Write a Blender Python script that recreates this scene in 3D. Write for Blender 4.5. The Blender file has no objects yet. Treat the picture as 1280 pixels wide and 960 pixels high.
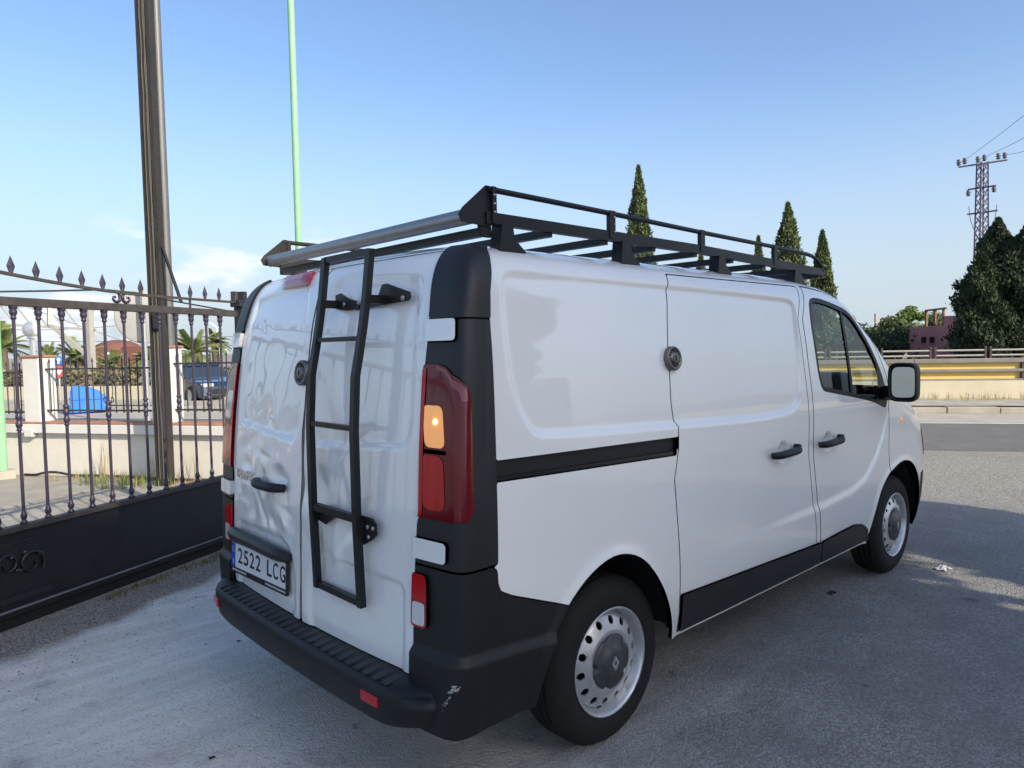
import bpy, bmesh, math, random
import numpy as np
from mathutils import Vector, Matrix
from math import sin, cos, tan, pi, radians, sqrt

# ------------------------------------------------------------------ camera, sky, sun, exposure
scene = bpy.context.scene
COL = scene.collection
CAM = np.array([-1.28909, -2.75147, 1.61139])
YAW, PITCH, ROLL, FPX = radians(47.03498), radians(-2.86005), radians(-1.09475), 906.51
FW = np.array([cos(YAW)*cos(PITCH), sin(YAW)*cos(PITCH), sin(PITCH)])
_rt = np.array([sin(YAW), -cos(YAW), 0.0]); _up = np.cross(_rt, FW)
RT = cos(ROLL)*_rt + sin(ROLL)*_up
UP = -sin(ROLL)*_rt + cos(ROLL)*_up
cam_d = bpy.data.cameras.new('camera'); cam = bpy.data.objects.new('camera', cam_d); COL.objects.link(cam)
cam_d.sensor_width = 36.0; cam_d.lens = FPX/1280*36.0; cam_d.clip_start = .05; cam_d.clip_end = 3000
M = Matrix(((RT[0], UP[0], -FW[0], CAM[0]), (RT[1], UP[1], -FW[1], CAM[1]), (RT[2], UP[2], -FW[2], CAM[2]), (0, 0, 0, 1)))
cam.matrix_world = M
scene.camera = cam

SUN_EL, SUN_ROT = radians(29), radians(178)
world = bpy.data.worlds.new('World'); scene.world = world; world.use_nodes = True
wn, wl = world.node_tree.nodes, world.node_tree.links
sky = wn.new('ShaderNodeTexSky'); sky.sky_type = 'NISHITA'; sky.sun_disc = False
sky.sun_elevation = SUN_EL; sky.sun_rotation = SUN_ROT; sky.air_density = .93; sky.dust_density = 2.2; sky.ozone_density = 3.6
bg = wn['Background']; bg.inputs[1].default_value = .148
tc = wn.new('ShaderNodeTexCoord'); sep = wn.new('ShaderNodeSeparateXYZ'); wl.new(tc.outputs['Generated'], sep.inputs[0])
mp = wn.new('ShaderNodeMapping'); mp.inputs['Scale'].default_value = (1, 1, 3.2); mp.inputs['Location'].default_value = (7.7, .6, .0)
wl.new(tc.outputs['Generated'], mp.inputs[0])
nz = wn.new('ShaderNodeTexNoise'); nz.inputs['Scale'].default_value = 6.0; nz.inputs['Detail'].default_value = 7; nz.inputs['Roughness'].default_value = .58
wl.new(mp.outputs[0], nz.inputs[0])
cr = wn.new('ShaderNodeMapRange'); cr.interpolation_type = 'SMOOTHSTEP'; cr.inputs[1].default_value = .53; cr.inputs[2].default_value = .66
wl.new(nz.outputs[0], cr.inputs[0])
el = wn.new('ShaderNodeMapRange'); el.interpolation_type = 'SMOOTHSTEP'; el.inputs[1].default_value = .19; el.inputs[2].default_value = .11
el.inputs[3].default_value = 0; el.inputs[4].default_value = 1
wl.new(sep.outputs[2], el.inputs[0])
mu = wn.new('ShaderNodeMath'); mu.operation = 'MULTIPLY'; wl.new(cr.outputs[0], mu.inputs[0]); wl.new(el.outputs[0], mu.inputs[1])
azm = wn.new('ShaderNodeMapRange'); azm.interpolation_type = 'SMOOTHSTEP'; azm.inputs[1].default_value = .78; azm.inputs[2].default_value = .93; wl.new(sep.outputs[1], azm.inputs[0])   # a low cloud bank over the +y quarter
mu2 = wn.new('ShaderNodeMath'); mu2.operation = 'MULTIPLY'; azm.inputs[4].default_value = .62; wl.new(azm.outputs[0], mu2.inputs[1]); wl.new(mu.outputs[0], mu2.inputs[0])
mx = wn.new('ShaderNodeMix'); mx.data_type = 'RGBA'; wl.new(mu2.outputs[0], mx.inputs['Factor'])
mx.inputs['B'].default_value = (4.5, 4.45, 4.5, 1)
hz = wn.new('ShaderNodeMapRange'); hz.interpolation_type = 'SMOOTHSTEP'; hz.inputs[1].default_value = -.02; hz.inputs[2].default_value = .36; hz.inputs[3].default_value = .88; hz.inputs[4].default_value = 0
wl.new(sep.outputs[2], hz.inputs[0])
hm = wn.new('ShaderNodeMix'); hm.data_type = 'RGBA'; wl.new(hz.outputs[0], hm.inputs['Factor']); wl.new(sky.outputs[0], hm.inputs['A']); hm.inputs['B'].default_value = (2.55, 2.95, 3.3, 1)
wl.new(hm.outputs['Result'], mx.inputs['A'])
wl.new(mx.outputs['Result'], bg.inputs[0])

sun_d = bpy.data.lights.new('sun', 'SUN'); sun_d.energy = 3.5; sun_d.angle = radians(.53); sun_d.color = (1.0, .90, .74)
sun = bpy.data.objects.new('sun', sun_d); COL.objects.link(sun)
SD = Vector((sin(SUN_ROT)*cos(SUN_EL), cos(SUN_ROT)*cos(SUN_EL), sin(SUN_EL)))
sun.rotation_euler = (-SD).to_track_quat('-Z', 'Y').to_euler()
vs = scene.view_settings
vs.view_transform = 'Standard'; vs.look = 'None'; vs.exposure = 0.79; vs.gamma = 1.0; vs.use_curve_mapping = False
scene.cycles.use_denoising = True
scene.cycles.max_bounces = 8; scene.cycles.transparent_max_bounces = 12

# ------------------------------------------------------------------ pixel helpers (positions from the photograph)
def ray(px, py): return FW + RT*(px-640)/FPX - UP*(py-480)/FPX
def at_depth(px, py, w): return CAM + ray(px, py)*w
def at_ground(px, py, z=0.0):
    r = ray(px, py); return CAM + r*((z-CAM[2])/r[2])
DR = np.array([.5434, -.8395, 0.0])          # along the road
NR = np.array([.8395, .5434, 0.0])           # across the road, away from the yard
def at_n(px, py, n):
    r = ray(px, py); return CAM + r*((n-CAM@NR)/(r@NR))
def rd(n, t, z=0.0): return NR*n + DR*t + np.array([0, 0, z])

# ------------------------------------------------------------------ materials
MATS = {}
def nd(nt, t, **kw):
    n = nt.nodes.new(t)
    for k, v in kw.items():
        if k in n.inputs: n.inputs[k].default_value = v
        else: setattr(n, k, v)
    return n
def mat(name, col, rough=.6, metal=0.0, spec=.5, coat=0.0, var=0.0, vscale=6.0, bump=0.0, bscale=80.0, emis=None, estr=0.0, island=0.0, coat_r=.03, transl=0.0):
    if name in MATS: return MATS[name]
    m = bpy.data.materials.new(name); m.use_nodes = True; nt = m.node_tree; L = nt.links
    b = nt.nodes['Principled BSDF']
    b.inputs['Base Color'].default_value = (*col, 1); b.inputs['Roughness'].default_value = rough
    b.inputs['Metallic'].default_value = metal; b.inputs['Specular IOR Level'].default_value = spec
    b.inputs['Coat Weight'].default_value = coat; b.inputs['Coat Roughness'].default_value = coat_r
    if emis: b.inputs['Emission Color'].default_value = (*emis, 1); b.inputs['Emission Strength'].default_value = estr
    tcn = nd(nt, 'ShaderNodeTexCoord')
    if var > 0 or island > 0:
        hsv = nd(nt, 'ShaderNodeHueSaturation'); hsv.inputs['Color'].default_value = (*col, 1)
        add = None
        if var > 0:
            n1 = nd(nt, 'ShaderNodeTexNoise', Scale=vscale, Detail=6.0, Roughness=.62); L.new(tcn.outputs['Object'], n1.inputs[0])
            mr = nd(nt, 'ShaderNodeMapRange'); mr.inputs[1].default_value = .25; mr.inputs[2].default_value = .75
            mr.inputs[3].default_value = 1-var; mr.inputs[4].default_value = 1+var; L.new(n1.outputs[0], mr.inputs[0]); add = mr.outputs[0]
            mr2 = nd(nt, 'ShaderNodeMapRange'); mr2.inputs[3].default_value = rough-.08; mr2.inputs[4].default_value = min(1, rough+.10)
            L.new(n1.outputs[0], mr2.inputs[0]); L.new(mr2.outputs[0], b.inputs['Roughness'])
        if island > 0:
            ge = nd(nt, 'ShaderNodeNewGeometry'); mr3 = nd(nt, 'ShaderNodeMapRange'); mr3.inputs[3].default_value = 1-island; mr3.inputs[4].default_value = 1+island
            L.new(ge.outputs['Random Per Island'], mr3.inputs[0])
            if add:
                mm = nd(nt, 'ShaderNodeMath', operation='MULTIPLY'); L.new(add, mm.inputs[0]); L.new(mr3.outputs[0], mm.inputs[1]); add = mm.outputs[0]
            else: add = mr3.outputs[0]
        L.new(add, hsv.inputs['Value']); L.new(hsv.outputs[0], b.inputs['Base Color'])
    if bump > 0:
        n2 = nd(nt, 'ShaderNodeTexNoise', Scale=bscale, Detail=3.0); L.new(tcn.outputs['Object'], n2.inputs[0])
        bp = nd(nt, 'ShaderNodeBump', Strength=bump, Distance=.01); L.new(n2.outputs[0], bp.inputs['Height']); L.new(bp.outputs[0], b.inputs['Normal'])
    if transl > 0:
        tr = nd(nt, 'ShaderNodeBsdfTranslucent'); tr.inputs[0].default_value = (*[min(1, c*1.6) for c in col], 1)
        ms = nd(nt, 'ShaderNodeMixShader'); ms.inputs[0].default_value = transl
        L.new(b.outputs[0], ms.inputs[1]); L.new(tr.outputs[0], ms.inputs[2]); L.new(ms.outputs[0], nt.nodes['Material Output'].inputs[0])
    MATS[name] = m; return m
def glass(name, tint, ior=1.45, rough=0.0):
    if name in MATS: return MATS[name]
    m = bpy.data.materials.new(name); m.use_nodes = True; nt = m.node_tree; nt.nodes.remove(nt.nodes['Principled BSDF'])
    t = nd(nt, 'ShaderNodeBsdfTransparent'); t.inputs[0].default_value = (*tint, 1)
    g = nd(nt, 'ShaderNodeBsdfGlossy'); g.inputs['Roughness'].default_value = rough
    f = nd(nt, 'ShaderNodeFresnel'); ge = nd(nt, 'ShaderNodeNewGeometry'); mr = nd(nt, 'ShaderNodeMapRange'); mr.inputs[3].default_value = ior; mr.inputs[4].default_value = 1/ior; nt.links.new(ge.outputs['Backfacing'], mr.inputs[0]); nt.links.new(mr.outputs[0], f.inputs[0])
    x = nd(nt, 'ShaderNodeMixShader'); nt.links.new(f.outputs[0], x.inputs[0]); nt.links.new(t.outputs[0], x.inputs[1]); nt.links.new(g.outputs[0], x.inputs[2])
    nt.links.new(x.outputs[0], nt.nodes['Material Output'].inputs[0]); MATS[name] = m; return m

# ------------------------------------------------------------------ object helpers
def tag(o, label=None, cat=None, group=None, kind=None):
    if label: o['label'] = label
    if cat: o['category'] = cat
    if group: o['group'] = group
    if kind: o['kind'] = kind
    return o
def link(o, parent=None):
    COL.objects.link(o)
    if parent is not None: o.parent = parent
    return o
def empty(name, loc=(0, 0, 0), rz=0.0, label=None, cat=None, group=None):
    o = bpy.data.objects.new(name, None); o.empty_display_size = .1; o.location = loc; o.rotation_euler = (0, 0, rz)
    COL.objects.link(o); return tag(o, label, cat, group)
def copy_tree(o, parent=None):
    c = o.copy(); COL.objects.link(c); c.parent = parent
    for ch in o.children: copy_tree(ch, c)
    return c
def V3(a): return np.asarray(a, float)
class MB:
    """collects simple shapes, then links them as one mesh object"""
    def __init__(s): s.v = []; s.f = []; s.sm = []
    def add(s, vs_, fs, smooth=False):
        k = len(s.v); s.v += [tuple(map(float, p)) for p in vs_]; s.f += [tuple(i+k for i in f) for f in fs]; s.sm += [smooth]*len(fs); return s
    def box(s, c, size, ax=None, bev=0.0):
        c = V3(c); h = V3(size)/2; ax = np.eye(3) if ax is None else V3(ax)
        if bev <= 0:
            pts = [c + ax[0]*h[0]*i + ax[1]*h[1]*j + ax[2]*h[2]*k for k in (-1, 1) for i, j in ((-1, -1), (1, -1), (1, 1), (-1, 1))]
            return s.add(pts, [(3, 2, 1, 0), (4, 5, 6, 7), (0, 1, 5, 4), (1, 2, 6, 5), (2, 3, 7, 6), (3, 0, 4, 7)])
        bm = bmesh.new(); bmesh.ops.create_cube(bm, size=1.0)
        for v in bm.verts: v.co = Vector((v.co.x*size[0], v.co.y*size[1], v.co.z*size[2]))
        bmesh.ops.bevel(bm, geom=bm.edges[:], offset=bev, segments=2, affect='EDGES', profile=.5)
        pts = [c + ax[0]*v.co.x + ax[1]*v.co.y + ax[2]*v.co.z for v in bm.verts]
        fs = [tuple(v.index for v in f.verts) for f in bm.faces]; bm.free(); return s.add(pts, fs, False)
    def tube(s, path, r, n=8, cap=True, smooth=True, flat=None):
        P = [V3(p) for p in path]; m = len(P); rr = r if hasattr(r, '__len__') else [r]*m; pts = []
        ref = None
        for i in range(m):
            t = P[min(i+1, m-1)]-P[max(i-1, 0)]; t = t/(np.linalg.norm(t)+1e-12)
            if ref is None:
                a = np.array([0, 0, 1.0]) if abs(t[2]) < .9 else np.array([1.0, 0, 0]); ref = np.cross(t, a)
            ref = ref - t*(ref@t); ref = ref/(np.linalg.norm(ref)+1e-12); b = np.cross(t, ref)
            fa, fb = flat if flat else (1, 1)
            for k in range(n):
                a = 2*pi*(k+.5)/n; pts.append(P[i] + ref*cos(a)*rr[i]*fa + b*sin(a)*rr[i]*fb)
        fs = [(i*n+k, i*n+(k+1) % n, (i+1)*n+(k+1) % n, (i+1)*n+k) for i in range(m-1) for k in range(n)]
        s.add(pts, fs, smooth)
        if cap: s.add(pts[:n], [tuple(range(n))[::-1]]); s.add(pts[-n:], [tuple(range(n))])
        return s
    def bar(s, a, b, w, h, side=None):
        a, b = V3(a), V3(b); t = b-a; L = np.linalg.norm(t); t = t/L
        u = V3(side) if side is not None else (np.array([0, 0, 1.0]) if abs(t[2]) < .9 else np.array([1.0, 0, 0]))
        u = u-t*(u@t); u /= np.linalg.norm(u); v = np.cross(t, u)
        return s.box((a+b)/2, (L, w, h), (t, v, u))
    def lathe(s, prof, o, ax, n=48, smooth=True, a0=0.0, a1=2*pi):
        o = V3(o); ax = V3(ax)/np.linalg.norm(ax); u = np.cross(ax, [0, 0, 1.0] if abs(ax[2]) < .9 else [1.0, 0, 0]); u /= np.linalg.norm(u); w = np.cross(ax, u)
        full = abs(a1-a0-2*pi) < 1e-6; na = n if full else n+1; pts = []
        for r, h in prof:
            for k in range(na):
                a = a0+(a1-a0)*k/n; pts.append(o+ax*h+(u*cos(a)+w*sin(a))*r)
        fs = []
        for i in range(len(prof)-1):
            for k in range(n):
                k2 = (k+1) % na; fs.append((i*na+k, i*na+k2, (i+1)*na+k2, (i+1)*na+k))
        return s.add(pts, fs, smooth)
    def prism(s, poly, o, ux, uy, depth):
        o, ux, uy = V3(o), V3(ux), V3(uy); w = np.cross(ux, uy); m = len(poly)
        a = [o+ux*p[0]+uy*p[1] for p in poly]; b = [p+w*depth for p in a]
        return s.add(a+b, [tuple(range(m))[::-1], tuple(range(m, 2*m))]+[(i, (i+1) % m, m+(i+1) % m, m+i) for i in range(m)])
    def build(s, name, m, parent=None, label=None, cat=None, group=None, kind=None, recalc=True):
        me = bpy.data.meshes.new(name); me.from_pydata(s.v, [], s.f)
        if recalc:
            bm = bmesh.new(); bm.from_mesh(me); bmesh.ops.recalc_face_normals(bm, faces=bm.faces); bm.to_mesh(me); bm.free()
        me.polygons.foreach_set('use_smooth', s.sm); me.materials.append(m); me.update()
        o = bpy.data.objects.new(name, me); link(o, parent); return tag(o, label, cat, group, kind)
def text_obj(name, txt, size, m, parent, o, ux, uy, depth=.002, width=None, bold=0.0):
    cu = bpy.data.curves.new(name, 'FONT'); cu.body = txt; cu.size = size; cu.extrude = depth; cu.offset = bold; cu.align_x = 'CENTER'; cu.align_y = 'CENTER'
    to = bpy.data.objects.new(name, cu); COL.objects.link(to)
    dg = bpy.context.evaluated_depsgraph_get(); me = bpy.data.meshes.new_from_object(to.evaluated_get(dg)); bpy.data.objects.remove(to)
    me.name = name; me.materials.clear(); me.materials.append(m)
    xs = [v.co.x for v in me.vertices]; w0 = max(xs)-min(xs); k = width/w0 if width else 1.0
    o, ux, uy = V3(o), V3(ux), V3(uy); w = np.cross(ux, uy)
    for v in me.vertices: v.co = Vector(o + ux*v.co.x*k + uy*v.co.y + w*v.co.z)
    ob = bpy.data.objects.new(name, me); return link(ob, parent)

# common materials
m_black = mat('black_plastic', (.010, .010, .0105), .50, spec=.38, var=.25, vscale=5, bump=.10, bscale=900)
m_trim = mat('grey_black_plastic', (.016, .016, .0165), .45, spec=.42, var=.2, vscale=4, bump=.08, bscale=900)
m_dark = mat('dark_void', (.006, .006, .006), .9)
m_steelblack = mat('black_painted_steel', (.018, .018, .020), .38, var=.25, vscale=20)
m_chrome = mat('bright_metal', (.6, .6, .6), .25, metal=1.0)
m_rubber = mat('tyre_rubber', (.011, .011, .011), .75, spec=.3, var=.3, vscale=14, bump=.2, bscale=200)
# ================================================================== THE VAN (x forward from the rear, right side at -y)
# ---- section profile tables: v, z, halfwidth, x_rear(centre), x_front(centre), front corner radius
PT=np.array([
 [0.24,0.240,.900,-.012,4.86,.30],
 [0.34,0.340,.930,-.014,4.95,.32],
 [0.45,0.450,.955,-.014,4.985,.34],
 [0.60,0.600,.972,-.012,5.00,.36],
 [0.80,0.800,.979,-.006,4.99,.36],
 [0.95,0.950,.979,.002,4.94,.36],
 [1.08,1.080,.977,.009,4.84,.36],
 [1.16,1.160,.974,.014,4.70,.34],
 [1.24,1.240,.970,.020,4.50,.30],
 [1.32,1.320,.965,.027,4.34,.26],
 [1.45,1.450,.955,.041,4.13,.22],
 [1.60,1.600,.940,.060,3.90,.20],
 [1.72,1.720,.923,.080,3.71,.20],
 [1.80,1.800,.912,.100,3.60,.20],
 [1.865,1.862,.896,.120,3.49,.22],
 [1.915,1.908,.872,.143,3.38,.24],
 [1.960,1.944,.838,.172,3.23,.26],
 [2.005,1.968,.793,.208,3.03,.28],
 [2.060,1.984,.733,.262,2.80,.30]])
PT[:,3]+=.077
def pchip(x,xp,fp):
    h=np.diff(xp); d=np.diff(fp)/h; m=np.zeros(len(xp))
    for i in range(1,len(xp)-1):
        if d[i-1]*d[i]>0:
            w1=2*h[i]+h[i-1]; w2=h[i]+2*h[i-1]; m[i]=(w1+w2)/(w1/d[i-1]+w2/d[i])
    m[0]=d[0]; m[-1]=d[-1]
    x=np.clip(x,xp[0],xp[-1]); k=np.clip(np.searchsorted(xp,x,side='right')-1,0,len(xp)-2)
    t=(x-xp[k])/h[k]
    return ((1+2*t)*(1-t)**2*fp[k]+t*(1-t)**2*h[k]*m[k]+t*t*(3-2*t)*fp[k+1]+t*t*(t-1)*h[k]*m[k+1])
def section(v):
    c=[pchip(np.array([v]),PT[:,0],PT[:,i])[0] for i in range(1,6)]
    return c
RC=.10   # rear corner radius
XS=2.4   # x up to which side columns are at fixed x
def make_grid(v_rows,n_rear,n_arc,n_side,n_front):
    rows=[]
    for v in v_rows:
        z,hw,xr,xf,rf=section(v)
        bul=.055
        yA=hw-RC; ang0=0
        # rear: x=xr+bul*(y/hw)^2
        y=np.linspace(0,yA,n_rear,endpoint=False); X=xr+bul*(y/hw)**2.2; pts=[np.stack([X,-y],1)]
        xA=xr+bul*(yA/hw)**2.2
        # corner: cubic bezier from (xA,-yA) tangent (slope) to (xA+RC+.01,-hw)
        sl=bul*2.2*(yA/hw)**1.2/hw
        P0=np.array([xA,-yA]);T0=np.array([sl,-1.0]);T0/=np.hypot(*T0)
        P3=np.array([xA+RC+.015,-hw]);T3=np.array([1.0,-.0])
        k=.102
        t=np.linspace(0,1,n_arc,endpoint=False)[:,None]
        B=(1-t)**3*P0+3*t*(1-t)**2*(P0+T0*k)+3*t*t*(1-t)*(P3-T3*k)+t**3*P3
        pts.append(B)
        # side from P3.x to XS
        x=np.linspace(P3[0],XS,n_side,endpoint=False)
        taper=lambda x: np.where(x>3.2,-.012*((x-3.2)/1.2)**2,0)+np.where(x<.8,-.006*((.8-x)/.7)**2,0)
        pts.append(np.stack([x,-(hw+taper(x))],1)); pts[-1][:,1]+=0
        # front: XS to xf-1.2rf straight then superellipse to (xf,0)
        xa=max(xf-2.0*rf-.1,XS+.02)
        x=np.linspace(XS,xa,60,endpoint=False); seg=[np.stack([x,-(hw+taper(x))],1)]
        a=np.linspace(0,np.pi/2,120); n=2.6 if z<1.2 else 3.0
        hx=xf-xa; hy=hw+taper(np.array([xa]))[0]
        ex=xa+hx*np.sin(a)**(2/n); ey=-hy*np.cos(a)**(2/n)
        seg.append(np.stack([ex,ey],1)); S=np.concatenate(seg)
        L=np.concatenate([[0],np.cumsum(np.hypot(*np.diff(S,axis=0).T))])
        u=np.linspace(0,L[-1],n_front)
        pts.append(np.stack([np.interp(u,L,S[:,0]),np.interp(u,L,S[:,1])],1))
        p=np.concatenate(pts); rows.append(np.column_stack([p,np.full(len(p),z)]))
    return np.array(rows)   # [row,col,3]

def sm(a, b, x):
    t = np.clip((x-a)/(b-a), 0, 1); return t*t*(3-2*t)
def sd_poly(X, Z, poly):
    P = np.asarray(poly, float); n = len(P); d = np.full(X.shape, 1e9); ins = np.zeros(X.shape, bool)
    for i in range(n):
        a = P[i]; b = P[(i+1) % n]; ex, ez = b-a; wx = X-a[0]; wz = Z-a[1]
        t = np.clip((wx*ex+wz*ez)/(ex*ex+ez*ez), 0, 1); d = np.minimum(d, np.hypot(wx-ex*t, wz-ez*t))
        c = ((a[1] <= Z) & (b[1] > Z)) | ((b[1] <= Z) & (a[1] > Z))
        xi = a[0]+(Z-a[1])/(b[1]-a[1]+1e-12)*ex; ins ^= c & (X < xi)
    return np.where(ins, -d, d)
def sd_box(X, Z, x0, x1, z0, z1, r=0.0):
    qx = np.abs(X-(x0+x1)/2)-(x1-x0)/2+r; qz = np.abs(Z-(z0+z1)/2)-(z1-z0)/2+r
    return np.minimum(np.maximum(qx, qz), 0)+np.hypot(np.maximum(qx, 0), np.maximum(qz, 0))-r
def smooth_poly(poly, it=2):
    P = [np.array(p, float) for p in poly]
    for _ in range(it):
        Q = []
        for i in range(len(P)):
            a, b = P[i], P[(i+1) % len(P)]; Q += [a*.75+b*.25, a*.25+b*.75]
        P = Q
    return P
NR_, NA_, NS_, NF_ = 80, 26, 222, 260
ROWS = np.linspace(.24, 2.06, 184)
G0 = make_grid(ROWS, NR_, NA_, NS_, NF_)
HW = pchip(ROWS, PT[:, 0], PT[:, 2])[:, None]*np.ones(G0.shape[1])
X, Y, Z = G0[..., 0], -G0[..., 1], G0[..., 2]       # Y = distance from the centre plane
cols = np.arange(G0.shape[1])[None, :]*np.ones((len(ROWS), 1))
SIDE = cols >= NR_+NA_
REAR = X < .75
Lc = X - np.maximum(0, HW-.045-Y)
VV = ROWS[:, None]*np.ones(G0.shape[1])
yd = np.interp(Z, [.5, .9, 1.03, 1.07, 1.55, 1.64, 1.74, 1.82, 1.906, 1.97], [.748, .760, .765, .780, .764, .765, .757, .742, .728, .715])
xp = np.interp(Z, [.8, .9, 1.18, 1.44, 1.70, 1.80, 1.9, 1.945, 1.975], [.282, .283, .289, .301, .315, .325, .36, .385, .43])
xg = np.interp(Z, [.37, .54, .68, .9, 1.036, 1.117, 1.168, 1.269, 1.289, 1.376, 1.614, 1.857, 1.93], [1.367, 1.346, 1.334, 1.309, 1.295, 1.319, 1.334, 1.342, 1.326, 1.317, 1.332, 1.377, 1.413])
xc = np.interp(Z, [.331, .727, .985, 1.294, 1.512, 1.736, 1.906], [2.782, 2.688, 2.634, 2.631, 2.61, 2.603, 2.694])
xs_ = xc - .058
xfd = np.interp(Z, [.33, .42, .56, .747, .909, 1.198, 1.26], [3.47, 3.47, 3.54, 3.741, 3.721, 3.731, 3.755])
REARARCH = smooth_poly([(.44, .2), (.475, .45), (.55, .60), (.66, .715), (.79, .785), (.92, .803), (1.06, .755), (1.175, .64), (1.265, .50), (1.325, .34), (1.35, .2)], 2)
FRONTARCH = smooth_poly([(3.45, .2), (3.46, .36), (3.50, .50), (3.58, .65), (3.70, .735), (3.85, .785), (4.0, .80), (4.15, .765), (4.28, .66), (4.36, .50), (4.39, .34), (4.40, .2)], 2)
f_arch = np.where(SIDE, np.minimum(sd_poly(X, Z, REARARCH), sd_poly(X, Z, FRONTARCH)), 1.0)
# ---- pressed shapes in the metal
STAMP = smooth_poly([(.392, 1.83), (.43, 1.878), (.53, 1.876), (1.38, 1.868), (2.38, 1.846), (2.53, 1.835), (2.53, 1.74), (2.515, 1.44), (2.49, 1.28), (2.26, 1.235), (1.34, 1.268), (.60, 1.298), (.47, 1.31), (.40, 1.45), (.385, 1.60)], 2)
f_stamp = sd_poly(X, Z, STAMP)
DSP = np.where(SIDE, -.015*sm(.014, -.016, f_stamp), 0.0)
RST = smooth_poly([(.055, 1.90), (.3, 1.892), (.61, 1.872), (.68, 1.86), (.69, 1.72), (.715, 1.40), (.70, 1.28), (.60, 1.275), (.15, 1.243), (.055, 1.24)], 2)
RSL = smooth_poly([(.06, .82), (.4, .815), (.63, .812), (.70, .81), (.70, .70), (.695, .50), (.66, .38), (.06, .38)], 2)
onrear = (cols < NR_) & (X < .5)
DSP += np.where(onrear, -.012*sm(.012, -.014, sd_poly(Y, Z, RST)) - .010*sm(.012, -.016, sd_poly(Y, Z, RSL)), 0)
CUR = np.array([(1.2, .66), (2.2, .665), (2.8, .675), (3.15, .70), (3.35, .75), (3.52, .86), (3.64, 1.0), (3.72, 1.14), (3.85, 1.3)])
zc_ = np.interp(X, CUR[:, 0], CUR[:, 1]); amp = sm(1.3, 2.9, X)*sm(4.3, 3.6, X)
DSP += np.where(SIDE & (X < 4.2), -.011*amp*sm(-.012, .04, (Z-zc_)/np.sqrt(1+np.gradient(zc_, axis=1)**2))*sm(1.24, 1.0, Z), 0)
DSP += np.where(SIDE, .010*np.exp(-(np.maximum(f_arch, 0)/.030)**2), 0)
for hx in (2.28, 2.82): DSP += np.where(SIDE, -.016*sm(.062, .02, np.hypot(X-hx, (Z-1.045)*1.0)), 0)
DSPL = DSP.copy()                                    # the left half: its own dents
rng = np.random.RandomState(5)
def dents(n, y0, y1, z0, z1, a, lo, hi, seed):
    r = np.random.RandomState(seed); d = np.zeros(X.shape)
    for _ in range(n):
        cy, cz, th = r.uniform(y0, y1), r.uniform(z0, z1), r.uniform(0, pi); s1, s2 = r.uniform(lo, hi), r.uniform(lo*.35, hi*.5)
        u = (Y-cy)*cos(th)+(Z-cz)*sin(th); v = -(Y-cy)*sin(th)+(Z-cz)*cos(th); d += r.uniform(-1, .6)*a*np.exp(-(u/s1)**2-(v/s2)**2)
    return d
wr = np.where(onrear, 1.0, 0)*sm(.74, .62, Y)
DSPL += wr*(dents(60, .06, .62, .82, 1.36, .0120, .035, .13, 3) + dents(14, .05, .6, .5, .9, .002, .05, .14, 8) + dents(12, .1, .6, 1.3, 1.75, .0040, .06, .18, 4))
DSP += wr*(dents(28, .03, .40, .78, 1.34, .0105, .04, .15, 11) + dents(8, .1, .6, .55, 1.0, .0024, .05, .16, 12))
DSP += wr*(-.010*np.exp(-((Y-.30)/.11)**2-((Z-.80)/.10)**2) + .007*np.exp(-((Y-.27)/.03)**2-((Z-.86)/.10)**2))
DSP += .0006*np.sin(X*5.1+Z*3)*np.sin(Z*6.3+X*1.7)
def finish_grid(D, sgn):
    G = G0.copy()
    def nrm(G):
        N = np.cross(np.gradient(G, axis=1), np.gradient(G, axis=0)); N /= np.linalg.norm(N, axis=2, keepdims=True)+1e-12; return N
    N = nrm(G)
    if (N[60, NR_+NA_+60]@np.array([0, -1, 0])) < 0: N = -N; flip = -1
    else: flip = 1
    G = G+N*D[..., None]; N = nrm(G)*flip
    if sgn < 0: G = G*np.array([1, -1, 1]); N = N*np.array([1, -1, 1])
    return G, N
GR, NRM_R = finish_grid(DSP, 1)
GL, NRM_L = finish_grid(DSPL, -1)
def emit(name, vs_, ns, fs, m, parent):
    me = bpy.data.meshes.new(name); me.from_pydata([tuple(v) for v in vs_], [], fs); me.materials.append(m)
    me.polygons.foreach_set('use_smooth', [True]*len(fs)); me.update()
    me.normals_split_custom_set_from_vertices([tuple(n) for n in ns])
    return link(bpy.data.objects.new(name, me), parent)
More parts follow.
